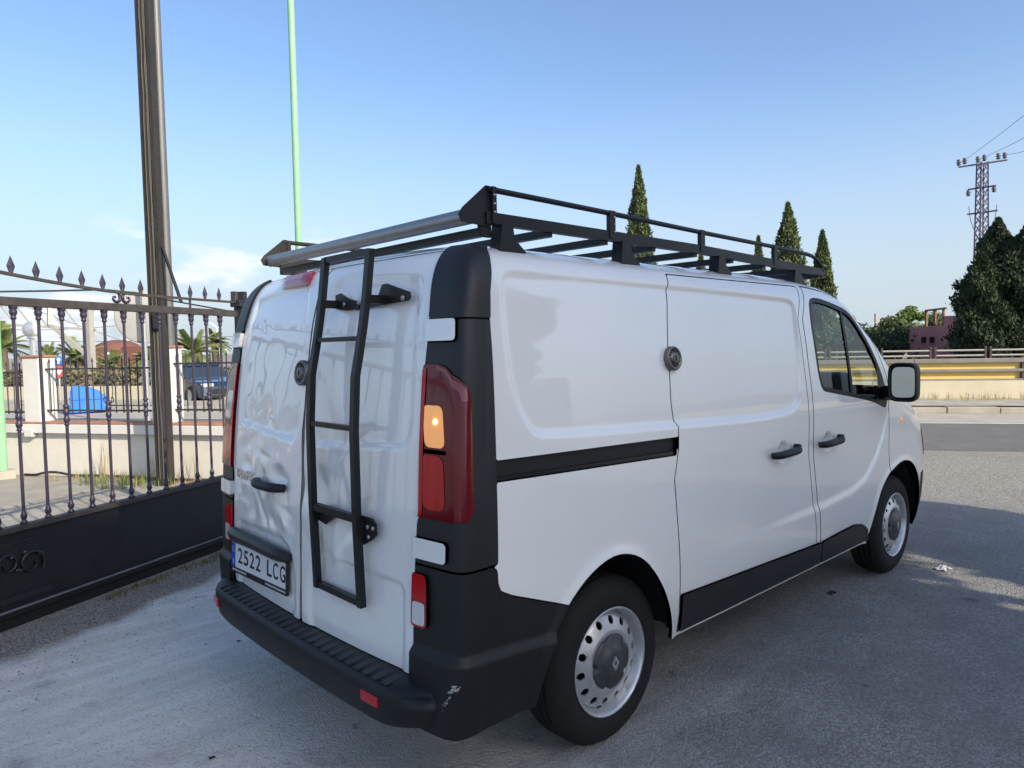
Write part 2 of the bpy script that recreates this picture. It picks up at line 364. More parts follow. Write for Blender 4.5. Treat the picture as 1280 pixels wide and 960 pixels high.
def march(P, N, f, flange=.018, wrap=False):
    """keep the part of a sheet where f < 0; cut edges get a folded-in return"""
    R, Cn = f.shape; ins = f < 0
    idx = -np.ones(f.shape, int); vs_ = []; ns = []
    used = np.zeros(f.shape, bool)
    c = ins[:-1, :-1].astype(int)+ins[1:, :-1]+ins[:-1, 1:]+ins[1:, 1:]
    any_ = c > 0
    for a in (slice(0, -1), slice(1, None)):
        for b in (slice(0, -1), slice(1, None)): used[a, b] |= any_
    used &= ins
    ii = np.argwhere(used); idx[used] = np.arange(len(ii)); vs_ = list(P[used]); ns = list(N[used])
    fs = []
    fl = np.argwhere(c == 4)
    q = np.stack([idx[fl[:, 0], fl[:, 1]], idx[fl[:, 0], fl[:, 1]+1], idx[fl[:, 0]+1, fl[:, 1]+1], idx[fl[:, 0]+1, fl[:, 1]]], 1)
    fs = [tuple(map(int, t)) for t in q]
    cache = {}; segs = []
    def cross(a, b):
        k = (a, b) if a < b else (b, a)
        if k not in cache:
            t = f[a]/(f[a]-f[b]); cache[k] = len(vs_); vs_.append(P[a]*(1-t)+P[b]*t); n = N[a]*(1-t)+N[b]*t; ns.append(n/np.linalg.norm(n))
        return cache[k]
    for i, j in np.argwhere((c > 0) & (c < 4)):
        cor = [(i, j), (i, j+1), (i+1, j+1), (i+1, j)]; poly = []; cr_ = []
        for k in range(4):
            a, b = cor[k], cor[(k+1) % 4]
            if ins[a]: poly.append(int(idx[a]))
            if ins[a] != ins[b]: w = cross(a, b); poly.append(w); cr_.append((w, ins[a]))
        if len(poly) >= 3: fs.append(tuple(poly))
        for k in range(len(cr_)):
            if cr_[k][1]: segs.append((cr_[k][0], cr_[(k+1) % len(cr_)][0]))
    if flange > 0:
        for a, b in segs:
            pa, pb, na, nb = vs_[a], vs_[b], ns[a], ns[b]; e = pb-pa
            if np.linalg.norm(e) < 1e-6: continue
            o = np.cross(e, (na+nb)/2); o /= np.linalg.norm(o)+1e-9; k = len(vs_)
            r = .35
            vs_ += [pa, pb, pb-nb*flange, pa-na*flange]; ns += [o*.8+na*.6, o*.8+nb*.6, o, o]; fs.append((k, k+1, k+2, k+3))
    ns = [n/(np.linalg.norm(n)+1e-9) for n in ns]
    return vs_, ns, fs
def panel(name, side, f, m, parent, off=0.0, flange=.018):
    G, N = (GR, NRM_R) if side > 0 else (GL, NRM_L)
    a = np.argwhere(f < .0)
    i0, j0 = np.maximum(a.min(0)-2, 0); i1, j1 = a.max(0)+3
    s = (slice(i0, i1), slice(j0, j1)); P = G[s]+N[s]*(off if np.isscalar(off) else off[s][..., None])
    Np = N[s]
    if not np.isscalar(off):
        N2 = np.cross(np.gradient(P, axis=1), np.gradient(P, axis=0)); N2 /= np.linalg.norm(N2, axis=2, keepdims=True)+1e-12; Np = N2*np.sign(np.sum(N2*Np, axis=2, keepdims=True))
    vs_, ns, fs = march(P, Np, f[s], flange)
    if side < 0: fs = [t[::-1] for t in fs]
    # fix orientation against the normals
    t = fs[len(fs)//2]; a_, b_, c_ = (np.array(vs_[t[k]]) for k in range(3))
    if np.cross(b_-a_, c_-a_)@ns[t[0]] < 0: fs = [t[::-1] for t in fs]
    return emit(name, vs_, ns, fs, m, parent)
def surf_pt(side, x=None, y=None, z=1.0):
    G, N = (GR, NRM_R) if side > 0 else (GL, NRM_L)
    if x is not None: d = np.where(SIDE & (X < 4.9), (X-x)**2+(Z-z)**2, 9)
    else: d = np.where(cols < NR_+NA_, (Y-y)**2+(Z-z)**2, 9)
    k = np.unravel_index(np.argmin(d), d.shape); return G[k], N[k]

m_white = mat('white_car_paint', (.86, .84, .795), .32, coat=1.0, spec=.5, coat_r=.015, var=.025, vscale=2.5)
m_white.node_tree.nodes['Principled BSDF'].inputs['Coat IOR'].default_value = 1.72
m_liner = mat('black_lining', (.010, .010, .010), .85)
m_redlens = mat('red_lens', (.46, .008, .012), .14, coat=.3, spec=.3)
m_darklens = mat('dark_red_lens', (.13, .004, .009), .10, coat=.25, spec=.35)
m_clearlens = mat('clear_lens', (.62, .62, .60), .15, coat=1.0)
m_amber = mat('lit_amber_lens', (.75, .34, .13), .2, coat=.6, emis=(1.0, .40, .07), estr=.26)
m_bulb = mat('lit_bulb', (1, .8, .4), .3, emis=(1.0, .62, .16), estr=9.0)
m_win = glass('window_glass', (.86, .92, .90), 1.5)

van = empty('panel_van', (.968, 0, 0), 0, 'white panel van with dented rear doors, black roof rack and rear ladder', 'van')
VO = Vector((.968, 0, 0))
# parts are authored in world axes, then shifted under the van's origin
def part(o):
    o.location = -VO if o.parent is van else (0, 0, 0); return o
g = .0032
f_door = np.maximum.reduce([np.where(REAR, Y-yd, 1), .503-Z, VV-1.985, np.where(REAR, -1, 1.0)])
rc = sd_box(Y, Z, -1, .752, .503, 2.3, .022); f_door = np.maximum(f_door, np.where(Z < .62, rc, -1))
f_pill = np.maximum.reduce([yd+.003-Y, Lc-xp, np.where(X < .7, -1, 1.0), .898-Z, Z-1.966])
f_pill = np.maximum(f_pill, np.where(Z > 1.86, sd_box(Lc, Z, -.3, 0.50, .9, 1.966, .05), -1))
_cu = np.argmin(np.abs(ROWS-1.67)); _cl = np.argmin(np.abs(ROWS-.955))
ccu = np.argmin((X[_cu]-.200)**2+(Y[_cu]-.895)**2); ccl = np.argmin((X[_cl]-.127)**2+(Y[_cl]-.915)**2)
f_hu = np.maximum(sd_box((cols-ccu)*.0075, Z, -.5, .0, 1.636, 1.708, .012), np.maximum(yd+.003-Y, np.where(X < .7, -1, 1.)))
f_hl = np.maximum(sd_box((cols-ccl)*.0075, Z, -.5, .0, .918, .986, .012), np.maximum(yd+.003-Y, np.where(X < .7, -1, 1.)))
TAIL = [(-.3, 1.560), (.115, 1.560), (.150, 1.550), (.178, 1.525), (.199, 1.475), (.199, 1.44), (.180, 1.09), (.165, 1.064), (.14, 1.056), (-.3, 1.052)]
f_tail = np.maximum(sd_poly(Lc, Z, TAIL), np.maximum(yd+.002-Y, np.where(X < .7, -1, 1.)))
BC = [(-.4, .892), (.262, .892), (.281, .872), (.283, .83), (.295, .80), (.345, .774), (.50, .715), (.66, .655), (.70, .35), (.12, .35), (-.4, .35)]
f_bcor = np.maximum.reduce([sd_poly(Lc, Z, BC), yd+.003-Y, -f_arch, np.where(X < .9, -1, 1.)])
f_low = np.maximum(sd_box(Lc, Z, -.3, .010, .690, .868, .02), np.maximum(yd+.004-Y, np.where(X < .5, -1, 1.)))
f_slide = np.maximum.reduce([xg-X+.0016, X-xs_-.0024, VV-1.932, .345-Z, np.where(SIDE, -1, 1.)])
f_fdoor = np.maximum.reduce([xc-X, X-xfd, .345-Z, -f_arch+.004, np.where(SIDE, -1, 1.)])
# the front door reaches up round its window
WIN = smooth_poly([(2.695, 1.70), (2.705, 1.845), (2.80, 1.868), (2.98, 1.846), (3.26, 1.792), (3.425, 1.650), (3.575, 1.490), (3.668, 1.360), (3.715, 1.235), (3.685, 1.172), (3.60, 1.192), (3.45, 1.235), (2.86, 1.32), (2.755, 1.335), (2.72, 1.43), (2.705, 1.55)], 2)
f_win = np.where(SIDE, sd_poly(X, Z, WIN), 1.)
DTOP = [(2.0, 1.928), (2.75, 1.925), (2.98, 1.905), (3.28, 1.848), (3.47, 1.70), (3.62, 1.53), (3.72, 1.385), (3.755, 1.26), (3.755, .2), (2.0, .2)]
f_fdoor = np.where(Z > 1.24, np.maximum.reduce([xc-X, sd_poly(X, Z, DTOP), np.where(SIDE, -1, 1.)]), f_fdoor)
f_ws = np.maximum.reduce([Y-(HW-.135), 1.285-Z, Z-1.915, 3.05-X])
f_fb = np.maximum.reduce([4.40-X, Z-.655, .27-Z, -f_arch])
f_head = np.maximum.reduce([sd_box(Y, Z, .50, .93, .74, .985, .06), 4.42-X])
f_rail = np.maximum.reduce([xp-X, X-(xg-.012), Z-(1.236-.021*(X-.29)), (1.169-.027*(X-.29))-Z, np.where(SIDE, -1, 1.)])
f_sill = np.maximum.reduce([Z-.338, np.where(SIDE, -1, 1.), 1.30-X, X-3.52])
def shell_f(rail):
    others = [f_door, f_pill, f_bcor, f_slide, f_fdoor, f_ws, f_fb, f_head, f_arch, np.where(REAR & (Y < .82), Z-.60, 1.)]
    if rail: others.append(f_rail)
    s = -np.minimum.reduce(others)+g
    return np.maximum(s, np.where(X < 1.0, .352, .326)-Z)
for sd in (1, -1):
    part(panel('body_shell', sd, shell_f(True), m_white, van))
    lab = 'right rear door, dented along its inner edge' if sd > 0 else 'left rear door, crumpled around its handle'
    rdoor = part(panel('rear_door', sd, np.maximum(f_door+g, (.0075 if sd > 0 else .005+.010*np.sin(Z*8.5)**2*sm(1.5, 1.2, Z))-Y), m_white, van, flange=.03)); rdoor['label'] = lab
    if sd > 0: RDOOR_R = rdoor
    else: RDOOR_L = rdoor
    SLD = part(panel('sliding_door' if sd > 0 else 'side_panel', sd, f_slide+g, m_white, van))
    FD = part(panel('front_door', sd, np.maximum(f_fdoor+.0048, -f_win), m_white, van))
    if sd > 0: SLD_R, FD_R = SLD, FD
    cap_f = np.maximum(f_pill+.001, 1.712-Z); mid_f = np.maximum.reduce([f_pill+.001, Z-1.707, -f_hu+.003, -f_hl+.003, -f_tail+.002])
    part(panel('pillar_cap', sd, cap_f, m_trim, van, off=.010, flange=.014))
    part(panel('pillar_trim', sd, mid_f, m_trim, van, off=.006, flange=.012))
    for fh in (f_hu, f_hl): part(panel('door_hinge', sd, fh, m_white, van, off=.019, flange=.026))
    zl_ = .612-.075*np.maximum(X-.12, 0); prof = .005+.020*sm(zl_+.014, zl_-.016, Z)
    part(panel('bumper_corner', sd, f_bcor+.001, m_black, van, off=prof, flange=.018))
    tl = part(panel('tail_light', sd, f_tail, m_darklens, van, off=.012, flange=.016))
    tl['label'] = 'red tail light cluster with lit amber indicator' if sd > 0 else 'red tail light cluster'
    panel('indicator_lens', sd, np.maximum(f_tail+.002, sd_box(Lc, Z, .018, .122, 1.288, 1.425, .022)), m_amber if sd > 0 else m_clearlens, tl, off=.0145, flange=.003)
    panel('brake_lens', sd, np.maximum(f_tail+.004, sd_box(Lc, Z, -.008, .110, 1.086, 1.262, .03)), m_redlens, tl, off=.0140, flange=.003)
    panel('edge_lens', sd, np.maximum(f_tail+.001, np.maximum(Y-(yd+.022), Z-1.548)), m_redlens, tl, off=.0152, flange=.003)
    panel('edge_reflector', sd, np.maximum.reduce([f_tail+.006, -(f_tail+.020), .10-Lc, 1.44-Z]), mat('pink_lens', (.22, .03, .04), .2, coat=.5), tl, off=.0135, flange=.003)
    for dz_ in (0,): panel('lens_divider', sd, np.maximum(f_tail+.006, np.abs(Z-(1.447 if dz_ else 1.274))-.007+np.maximum(0, Lc-.125)*2), mat('smoked_lens', (.035, .006, .008), .2), tl, off=.0138, flange=.002)
    if sd > 0:
        p0 = GR[np.unravel_index(np.argmin(np.abs(Lc-.075)+np.abs(Z-1.372)+np.where(X < .6, 0, 9)), X.shape)]; n0 = np.array([-.75, -.66, 0])
        MB().lathe([(0, .012), (.006, .010), (.010, .004), (.011, 0)], p0+n0*.012, n0, 14).build('indicator_bulb', m_bulb, tl)
    ll = part(panel('rear_lamp', sd, f_low, m_redlens, van, off=.019, flange=.012))
    panel('reversing_lens', sd, np.maximum(f_low+.008, Z-.775), m_clearlens, ll, off=.021, flange=.003)
    part(panel('slide_rail' if sd > 0 else 'side_groove', sd, f_rail+.001, m_black, van, off=-.020, flange=0))
    part(panel('rail_lip', sd, np.maximum(f_rail+.001, Z-(1.182-.024*(X-.29))), mat('satin_black', (.012, .012, .013), .25), van, off=-.010, flange=.009))
    # window, seal, windscreen, lights at the front
    part(panel('window_seal', sd, np.maximum(f_win, -(f_win+.026)), m_black, van, off=-.001, flange=.014))
    wp = part(panel('window_glass', sd, f_win+.014, m_win, van, off=-.010, flange=0))
    bx = np.abs((X-(3.132+.034*(1.761-Z)/.461)))-.014
    panel('window_bar', sd, np.maximum(bx, f_win+.02), m_black, wp, off=-.004, flange=.008)
    part(panel('windscreen', sd, f_ws+g, m_win, van, off=-.004, flange=0))
    part(panel('front_bumper', sd, f_fb+.002, m_black, van, off=.004, flange=.02))
    part(panel('headlight', sd, f_head+.002, m_clearlens, van, off=.004, flange=.02))
    # black lower mouldings, cut where the doors are cut
    MLD = sd_poly(X, Z, [(1.30, .350), (1.30, .527), (2.0, .503), (2.75, .478), (3.05, .492), (3.20, .496), (3.33, .475), (3.42, .43), (3.455, .352), (3.0, .350)])
    MLD = np.where(SIDE, MLD, 1.)
    for nm, dd, pr in (('lower_moulding', f_slide, SLD), ('lower_moulding', f_fdoor, FD)):
        o = panel(nm, sd, np.maximum(MLD, dd+.004), m_trim, pr, off=.014, flange=.014)
    o = part(panel('pillar_moulding', sd, np.maximum.reduce([MLD, xs_+.003-X, X-xc+.003]), m_trim, van, off=.013, flange=.013))
    # dark lining behind the gaps
    G, N = (GR, NRM_R) if sd > 0 else (GL, NRM_L)
    st = (slice(None, None, 3), slice(None, None, 3))
    fl = np.maximum.reduce([-(f_win-.01), -(f_ws-.01), -(f_arch-.005), .36-Z])[st]
    vs_, ns, fs = march((G-N*.034)[st], N[st], fl, 0)
    part(emit('inner_lining', vs_, ns, fs, m_liner, van))
# roof skin closing the top
mb = MB(); last = len(ROWS)-1; js = list(range(0, G0.shape[1], 4)); K = 9; pts = []
for j in js:
    a, b = GR[last, j], GL[last, j]; w = abs(a[1])/.74
    for k in range(K):
        t = k/(K-1); p = a*(1-t)+b*t; p[2] += .022*min(1, w)*(1-(2*t-1)**2); pts.append(p)
mb.add(pts, [(i*K+k, i*K+k+1, (i+1)*K+k+1, (i+1)*K+k) for i in range(len(js)-1) for k in range(K-1)], True)
part(mb.build('roof', m_white, van))
# underbody, wheel wells, sills
mb = MB(); mb.box((2.5, 0, .40), (4.5, 1.30, .12)); mb.box((.55, 0, .42), (.5, 1.5, .10)); mb.box((2.4, 0, .38), (1.9, 1.70, .10))
part(mb.build('underbody', m_liner, van))
for sx in (.90, 3.96):
    for sd in (1, -1):
        mb = MB(); n = 26; pts = []
        for k in range(n+1):
            an = radians(4+172*k/n); x_, z_ = sx+.452*cos(an), .345+.462*sin(an)
            pts += [(x_, -sd*.915, z_), (x_, -sd*.60, z_)]
        mb.add(pts, [(2*k, 2*k+1, 2*k+3, 2*k+2) for k in range(n)], True)
        mb.add([(sx, -sd*.60, .345)]+pts[1::2], [(0, k+1, k+2) for k in range(n)])
        part(mb.build('wheel_well', m_liner, van))
# ------------------------------------------------------------------ wheels
m_rim = mat('silver_steel_rim', (.56, .56, .56), .36, metal=.7, var=.12, vscale=30)
m_cap = mat('dark_hub_cap', (.045, .045, .048), .42, var=.2, vscale=30)
TR = .339
def make_wheel():
    w = MB()
    # tyre: y = 0 at the outer sidewall plane, inward is +h
    prof = [(.205, .030), (.213, .012), (.232, .004), (.262, .000), (.290, .004), (.312, .014), (.326, .026), (.334, .040)]
    for k, h in enumerate((.062, .098, .134)): prof += [(TR, h-.015), (TR, h-.0045), (TR-.009, h-.0035), (TR-.009, h+.0035), (TR, h+.0045), (TR, h+.015)]
    prof += [(.334, .176), (.326, .190), (.300, .206), (.250, .212), (.205, .20)]
    return prof
TYRE_PROF = make_wheel()
def wheel(cx, cy, sd):
    root = empty('wheel', (0, 0, 0)); root.parent = van; root.location = Vector((cx, cy, .338))-VO
    ax = (0, sd, 0); o = (0, 0, 0)                       # inward axis for the right side is +y
    t = MB().lathe(TYRE_PROF, o, ax, 72).build('tyre', m_rubber, root)
    rim = MB(); rim.lathe([(.205, .036), (.2185, .008), (.2205, .004), (.2165, .000), (.210, .004), (.206, .014), (.2015, .024), (.198, .040), (.192, .052)], o, ax, 64)
    rim.lathe([(.205, .05), (.205, .19)], o, ax, 40)
    ro = rim.build('rim', m_rim, root)
    # pressed disc with oval vents
    nth, nr = 300, 40; th = np.linspace(0, 2*pi, nth); r = np.linspace(.060, .1935, nr); T, Rr = np.meshgrid(th, r)
    h = np.interp(Rr, [.06, .095, .112, .125, .150, .172, .186, .194], [.024, .016, .008, .008, .017, .026, .036, .048])
    P = np.stack([Rr*np.cos(T), sd*h, Rr*np.sin(T)], -1); N = np.cross(np.gradient(P, axis=1), np.gradient(P, axis=0)); N /= np.linalg.norm(N, axis=2, keepdims=True)+1e-12
    if N[20, 20]@np.array([0, -sd, 0]) < 0: N = -N
    per = 2*pi/14; Tm = (T+per*.3) % per-per/2
    f = -(np.hypot(Tm*Rr/.0150, (Rr-.1640)/.0165)-1)*.014
    vs_, ns, fs = march(P, N, f, .006); q = fs[5]; a_, b_, c_ = (np.array(vs_[q[k]]) for k in range(3))
    if np.cross(b_-a_, c_-a_)@ns[q[0]] < 0: fs = [t_[::-1] for t_ in fs]
    emit('disc', vs_, ns, fs, m_rim, root)
    MB().lathe([(.0, .062), (.200, .062)], o, ax, 32).build('brake_shield', m_dark, root)
    # lobed plastic centre cap with lozenge
    n = 120; pts = []
    def rr(a):
        k = (a/(2*pi)*5) % 1; return .112-.016*math.exp(-((k-.5)/.11)**2)
    rings = ((1.0, .014), (.985, .002), (.90, -.003), (.62, -.005), (.57, -.012), (.30, -.016), (.02, -.017))
    for fr, hh in rings:
        for k in range(n):
            a = 2*pi*k/n; ra = rr(a)*fr if fr > .7 else .110*fr; pts.append((ra*cos(a), sd*hh, ra*sin(a)))
    cap = MB().add(pts, [(i*n+k, i*n+(k+1) % n, (i+1)*n+(k+1) % n, (i+1)*n+k) for i in range(len(rings)-1) for k in range(n)]+[tuple(range((len(rings)-1)*n, len(rings)*n))], True)
    co = cap.build('hub_cap', m_cap, root)
    em = MB(); q = [(.0, .030), (.021, 0), (0, -.030), (-.021, 0)]
    for k in range(4):
        a, b = q[k], q[(k+1) % 4]; a2, b2 = (a[0]*.48, a[1]*.48), (b[0]*.48, b[1]*.48)
        em.add([(p[0], sd*-.0165, p[1]) for p in (a, b, b2, a2)]+[(p[0], sd*-.0200, p[1]) for p in (a, b, b2, a2)], [(4, 5, 6, 7), (0, 1, 5, 4), (1, 2, 6, 5), (2, 3, 7, 6), (3, 0, 4, 7)])
    em.build('emblem', m_rim, root)
    MB().tube([(.188*cos(-1.9), sd*.030, .188*sin(-1.9)), (.176*cos(-1.9), sd*.014, .176*sin(-1.9))], .004, 8).build('valve', m_black, root)
    return root
for cx, cy, sd in ((.944, -.915, 1), (4.023, -.915, 1), (.944, .915, -1), (4.023, .915, -1)): wheel(cx, cy, sd)

# ------------------------------------------------------------------ handles, locks, lamps, plate
def grip(name, parent, c, n, u, L, w, out, m):
    """a bar handle bowed away from the panel"""
    c, n, u = V3(c), V3(n), V3(u); u = u-n*(u@n); u /= np.linalg.norm(u); k = np.cross(n, u); pts = []; rad = []
    for t in np.linspace(-1, 1, 17):
        pts.append(c+u*t*L/2+n*(out*(1-abs(t)**5))); rad.append(w*(1-.25*abs(t)**8))
    return MB().tube(pts, rad, 12, True, True, (1.0, .62) if abs(k[2]) > .5 else (1, 1)).build(name, m, parent)
for hx, pr in ((2.275, SLD_R), (2.815, FD_R)):
    c, n = surf_pt(1, x=hx, z=1.042); n = np.array([0, -1.0, 0]); c = c.copy(); c[1] = -.984
    hb = MB(); path = []; rad = []
    for t in np.linspace(-1, 1, 21):
        path.append(c+np.array([t*.135, 0, .004*t])+n*(.030*(1-abs(t)**6)+.0)); rad.append(.020*(1-.2*abs(t)**6))
    hb.tube(path, rad, 14, True, True)
    hb.tube([c+np.array([.118, .004, .016]), c+np.array([.118, -.026, .016])], .017, 14)
    hb.build('door_handle', m_black, pr)
def lock_disc(parent, c, n, r, label):
    n = V3(n)/np.linalg.norm(n); c = V3(c)
    m1 = mat('worn_lock_metal', (.20, .185, .165), .42, metal=.9, var=.35, vscale=60); b = MB()
    b.lathe([(r*.96, -.004), (r, .004), (r, .016), (r*.95, .021), (r*.80, .022), (r*.77, .018), (r*.48, .018), (r*.45, .024), (r*.30, .026), (0, .026)], c, n, 40)
    o = b.build('security_lock', m1, parent); 
    u = np.cross(n, [0, 0, 1.0]); u /= np.linalg.norm(u); v = np.cross(n, u); s = MB()
    for k in range(14):
        a = 2*pi*k/14; p = c+n*.0185+(u*cos(a)+v*sin(a))*r*.63; rad_ = u*cos(a)+v*sin(a); tan_ = -u*sin(a)+v*cos(a)
        s.box(p, (r*.22, r*.08, .003), (rad_, tan_, n))
    s.box(c+n*.0265, (r*.10, r*.42, .003), (u, v, n))
    s.build('lock_groove', m_dark, o, kind='stuff')
c, n = surf_pt(1, x=1.341, z=1.556); lock_disc(van, c+n*.002, n, .053, ''); 
c, n = surf_pt(-1, y=.022, z=1.518); lock_disc(van, c+n*.002, n, .053, '')
for o in [o for o in bpy.data.objects if o.name.startswith('security_lock')]: o.location = -VO

# left rear door: handle, garnish bar, plate, lettering; brake light
def rear_pt(y, z, out=0.0):
    c, n = surf_pt(-1 if y > 0 else 1, y=abs(y), z=z); n = np.array([-1.0, 0, .06]); n /= np.linalg.norm(n); return c+n*out
hb = MB(); path = []; rad = []
for t in np.linspace(-1, 1, 21):
    y = .302-t*.135; path.append(np.array([.088-.036*(1-abs(t)**4), y, 1.030])); rad.append(.021*(1-.2*abs(t)**6))
hb.tube(path, rad, 14).build('door_handle', m_black, RDOOR_L)
hb = MB(); path = []; rad = []
for t in np.linspace(-1, 1, 25):
    y = .405-t*.325; path.append(np.array([.062+.022*((y-.0)/.8)**2-.020*(1-abs(t)**6), y, .752+.006*(1-t*t)])); rad.append(.030*(1-.45*abs(t)**10))
hb.tube(path, rad, 16).build('plate_lamp_bar', m_trim, RDOOR_L)
PL = np.array([.052, .373, .657]); pu = np.array([.030, -1.0, 0]); pu /= np.linalg.norm(pu); pv = np.array([.05, 0, 1.0]); pv -= pu*(pv@pu); pv /= np.linalg.norm(pv); pn = np.cross(pu, pv)
m_plate = mat('plate_white', (.70, .70, .70), .35, coat=.5); m_blue = mat('plate_blue', (.02, .07, .42), .35)
fr = MB().box(PL, (.545, .148, .012), (pu, pv, pn), .003).build('number_plate', mat('plate_holder', (.012, .012, .014), .4), van); fr.location = -VO
MB().box(PL+pv*.011+pn*.0075, (.52, .110, .003), (pu, pv, pn)).build('plate_face', m_plate, fr)
MB().box(PL+pv*.011+pn*.0080-pu*.240, (.040, .109, .003), (pu, pv, pn)).build('country_strip', m_blue, fr)
m_pink = mat('plate_ink', (.008, .008, .010), .5)
for ch, off in zip('2522LCG', (-.180, -.120, -.060, .0, .105, .165, .228)):
    text_obj('plate_character', ch, .098, m_pink, fr, PL+pv*.012+pn*.0092+pu*(off+.012), pu, pv, .0006, .046, .0012)
m_ink2 = mat('plate_small_print', (.55, .55, .56), .5)
text_obj('country_letter', 'E', .030, m_ink2, fr, PL-pv*.020+pn*.0098-pu*.240, pu, pv, .0004)
st = MB()
for k in range(12):
    a = 2*pi*k/12; st.box(PL+pv*.036+pn*.0096-pu*.240+pu*.011*cos(a)+pv*.011*sin(a), (.0035, .0035, .0008), (pu, pv, pn))
st.build('country_stars', mat('star_yellow', (.7, .55, .05), .5), fr, kind='stuff')
sp = MB(); r_ = random.Random(4); s_ = -.255
while s_ < .25:
    w_ = r_.uniform(.006, .016)
    if s_ < -.12 or s_ > .07: sp.box(PL-pv*.059+pn*.0062+pu*(s_+w_/2), (w_*.8, .008, .0012), (pu, pv, pn))
    s_ += w_+.003
sp.build('holder_print', m_ink2, fr, kind='stuff')
tu = np.array([.06, -1.0, 0]); tu /= np.linalg.norm(tu); tv = np.array([.05, 0, 1.0]); tv /= np.linalg.norm(tv)
for ch, off in zip('TRAFIC', (-.105, -.060, -.012, .033, .066, .100)):
    text_obj('model_letter', ch, .060, m_chrome, RDOOR_L, rear_pt(.590-off, 1.032, .007), tu, tv, .002, .036 if ch != 'I' else .008, .0006)
bl = MB()
def roofpt(y, v):
    k = np.argmin(np.abs(ROWS-v)); j = np.argmin(np.abs(Y[k, :NR_]-abs(y))); return (GL if y > 0 else GR)[k, j], (NRM_L if y > 0 else NRM_R)[k, j]
pts = []; qs = []
yy = np.linspace(.115, .385, 9); vv = np.linspace(1.905, 1.968, 6)
for dep in (.026, .0):
    for v in vv:
        for y in yy:
            c, n = roofpt(y+(.03*(v-1.905)/.06), v); e = 1.0 if (y in yy[1:-1] and v in vv[1:-1]) else .55
            pts.append(c+n*(dep*e))
ny = len(yy)
bl.add(pts[:len(vv)*ny], [(i*ny+j, i*ny+j+1, (i+1)*ny+j+1, (i+1)*ny+j) for i in range(len(vv)-1) for j in range(ny-1)], True)
ring = [i for i in range(ny)]+[i*ny+ny-1 for i in range(1, len(vv))]+[(len(vv)-1)*ny+j for j in range(ny-2, -1, -1)]+[i*ny for i in range(len(vv)-2, 0, -1)]; off_ = len(vv)*ny
bl.add([pts[i] for i in ring]+[pts[i+off_] for i in ring], [(k, (k+1) % len(ring), len(ring)+(k+1) % len(ring), len(ring)+k) for k in range(len(ring))])
b_ = bl.build('high_brake_light', mat('faded_red_lens', (.34, .030, .045), .22, coat=.8), RDOOR_L)

# ------------------------------------------------------------------ rear bumper step
def bump_x(y):
    a = abs(y); return .0+.018*(a/.7)**2+(.085*((a-.70)/.19)**2 if a > .70 else 0)
ys = np.linspace(-.885, .905, 61); sec = [(.115, .500), (.085, .503), (.010, .494), (-.014, .486), (-.026, .470), (-.030, .445), (-.026, .400), (-.018, .360), (-.004, .340), (.045, .328), (.12, .328)]
pts = []
for y in ys:
    a = abs(y); lift = .030*sm(.62, .88, a)
    for o_, z_ in sec:
        inx = .098+.02*(a/.9)**2; x_ = bump_x(y)+o_ if o_ < .05 else max(o_, bump_x(y)+.03)+(.02 if a > .8 else 0)
        pts.append((x_, y, z_+(float(lift) if z_ < .46 else 0)))
ns_ = len(sec); fs = [(i*ns_+k, i*ns_+k+1, (i+1)*ns_+k+1, (i+1)*ns_+k) for i in range(len(ys)-1) for k in range(ns_-1)]
fs += [tuple(range(ns_)), tuple(range((len(ys)-1)*ns_, len(ys)*ns_))]
bump = part(MB().add(pts, fs, True).build('rear_bumper', m_black, van))
for k in range(26):
    y = -.70+k*1.42/25; MB().box((.038+.02*(y/.9)**2, y, .4965), (.095, .034, .005), (np.array([.995, 0, .1]), np.array([0, 1.0, 0]), np.array([-.1, 0, .995])), .003).build('tread_rib', m_trim, bump)
for y in (-.640, .735):
    x_ = bump_x(y)-.0285; tg = np.array([(bump_x(y+.02)-bump_x(y-.02))/.04, 1.0, 0]); tg /= np.linalg.norm(tg); nn = np.array([tg[1], -tg[0], 0])
    rf = MB().box((x_, y, .428), (.012, .100, .036), (nn, tg, np.array([0, 0, 1.0])), .004).build('reflector', m_redlens, bump)
# pale scuff on the corner trim
sc = MB(); r_ = random.Random(2)
for k in range(34):
    t = r_.random()**1.3; px_ = 572-14*t+r_.uniform(-2.6, 2.6)*(1-t); py_ = 854+33*t+r_.uniform(-2, 2)
    d = ray(px_, py_); best = None
    q = np.unravel_index(np.argmin(np.where(X < .5, np.linalg.norm(np.cross(GR-CAM, d/np.linalg.norm(d)), axis=2), 9)), X.shape)
    c = GR[q]+NRM_R[q]*.0275; n = NRM_R[q]; u = np.cross(n, [0, 0, 1.0]); u /= np.linalg.norm(u); v = np.cross(n, u); s_ = r_.uniform(.0012, .0045)*(1.2-t); an = r_.uniform(.3, 1.0)
    sc.add([c+(u*cos(an)+v*sin(an))*s_*2.5, c+(v*cos(an)-u*sin(an))*s_, c-(u*cos(an)+v*sin(an))*s_*2.5, c-(v*cos(an)-u*sin(an))*s_], [(0, 1, 2, 3)])
sc_o = sc.build('scuff_mark', mat('scuffed_plastic', (.42, .42, .40), .8), van, kind='stuff'); sc_o.location = -VO

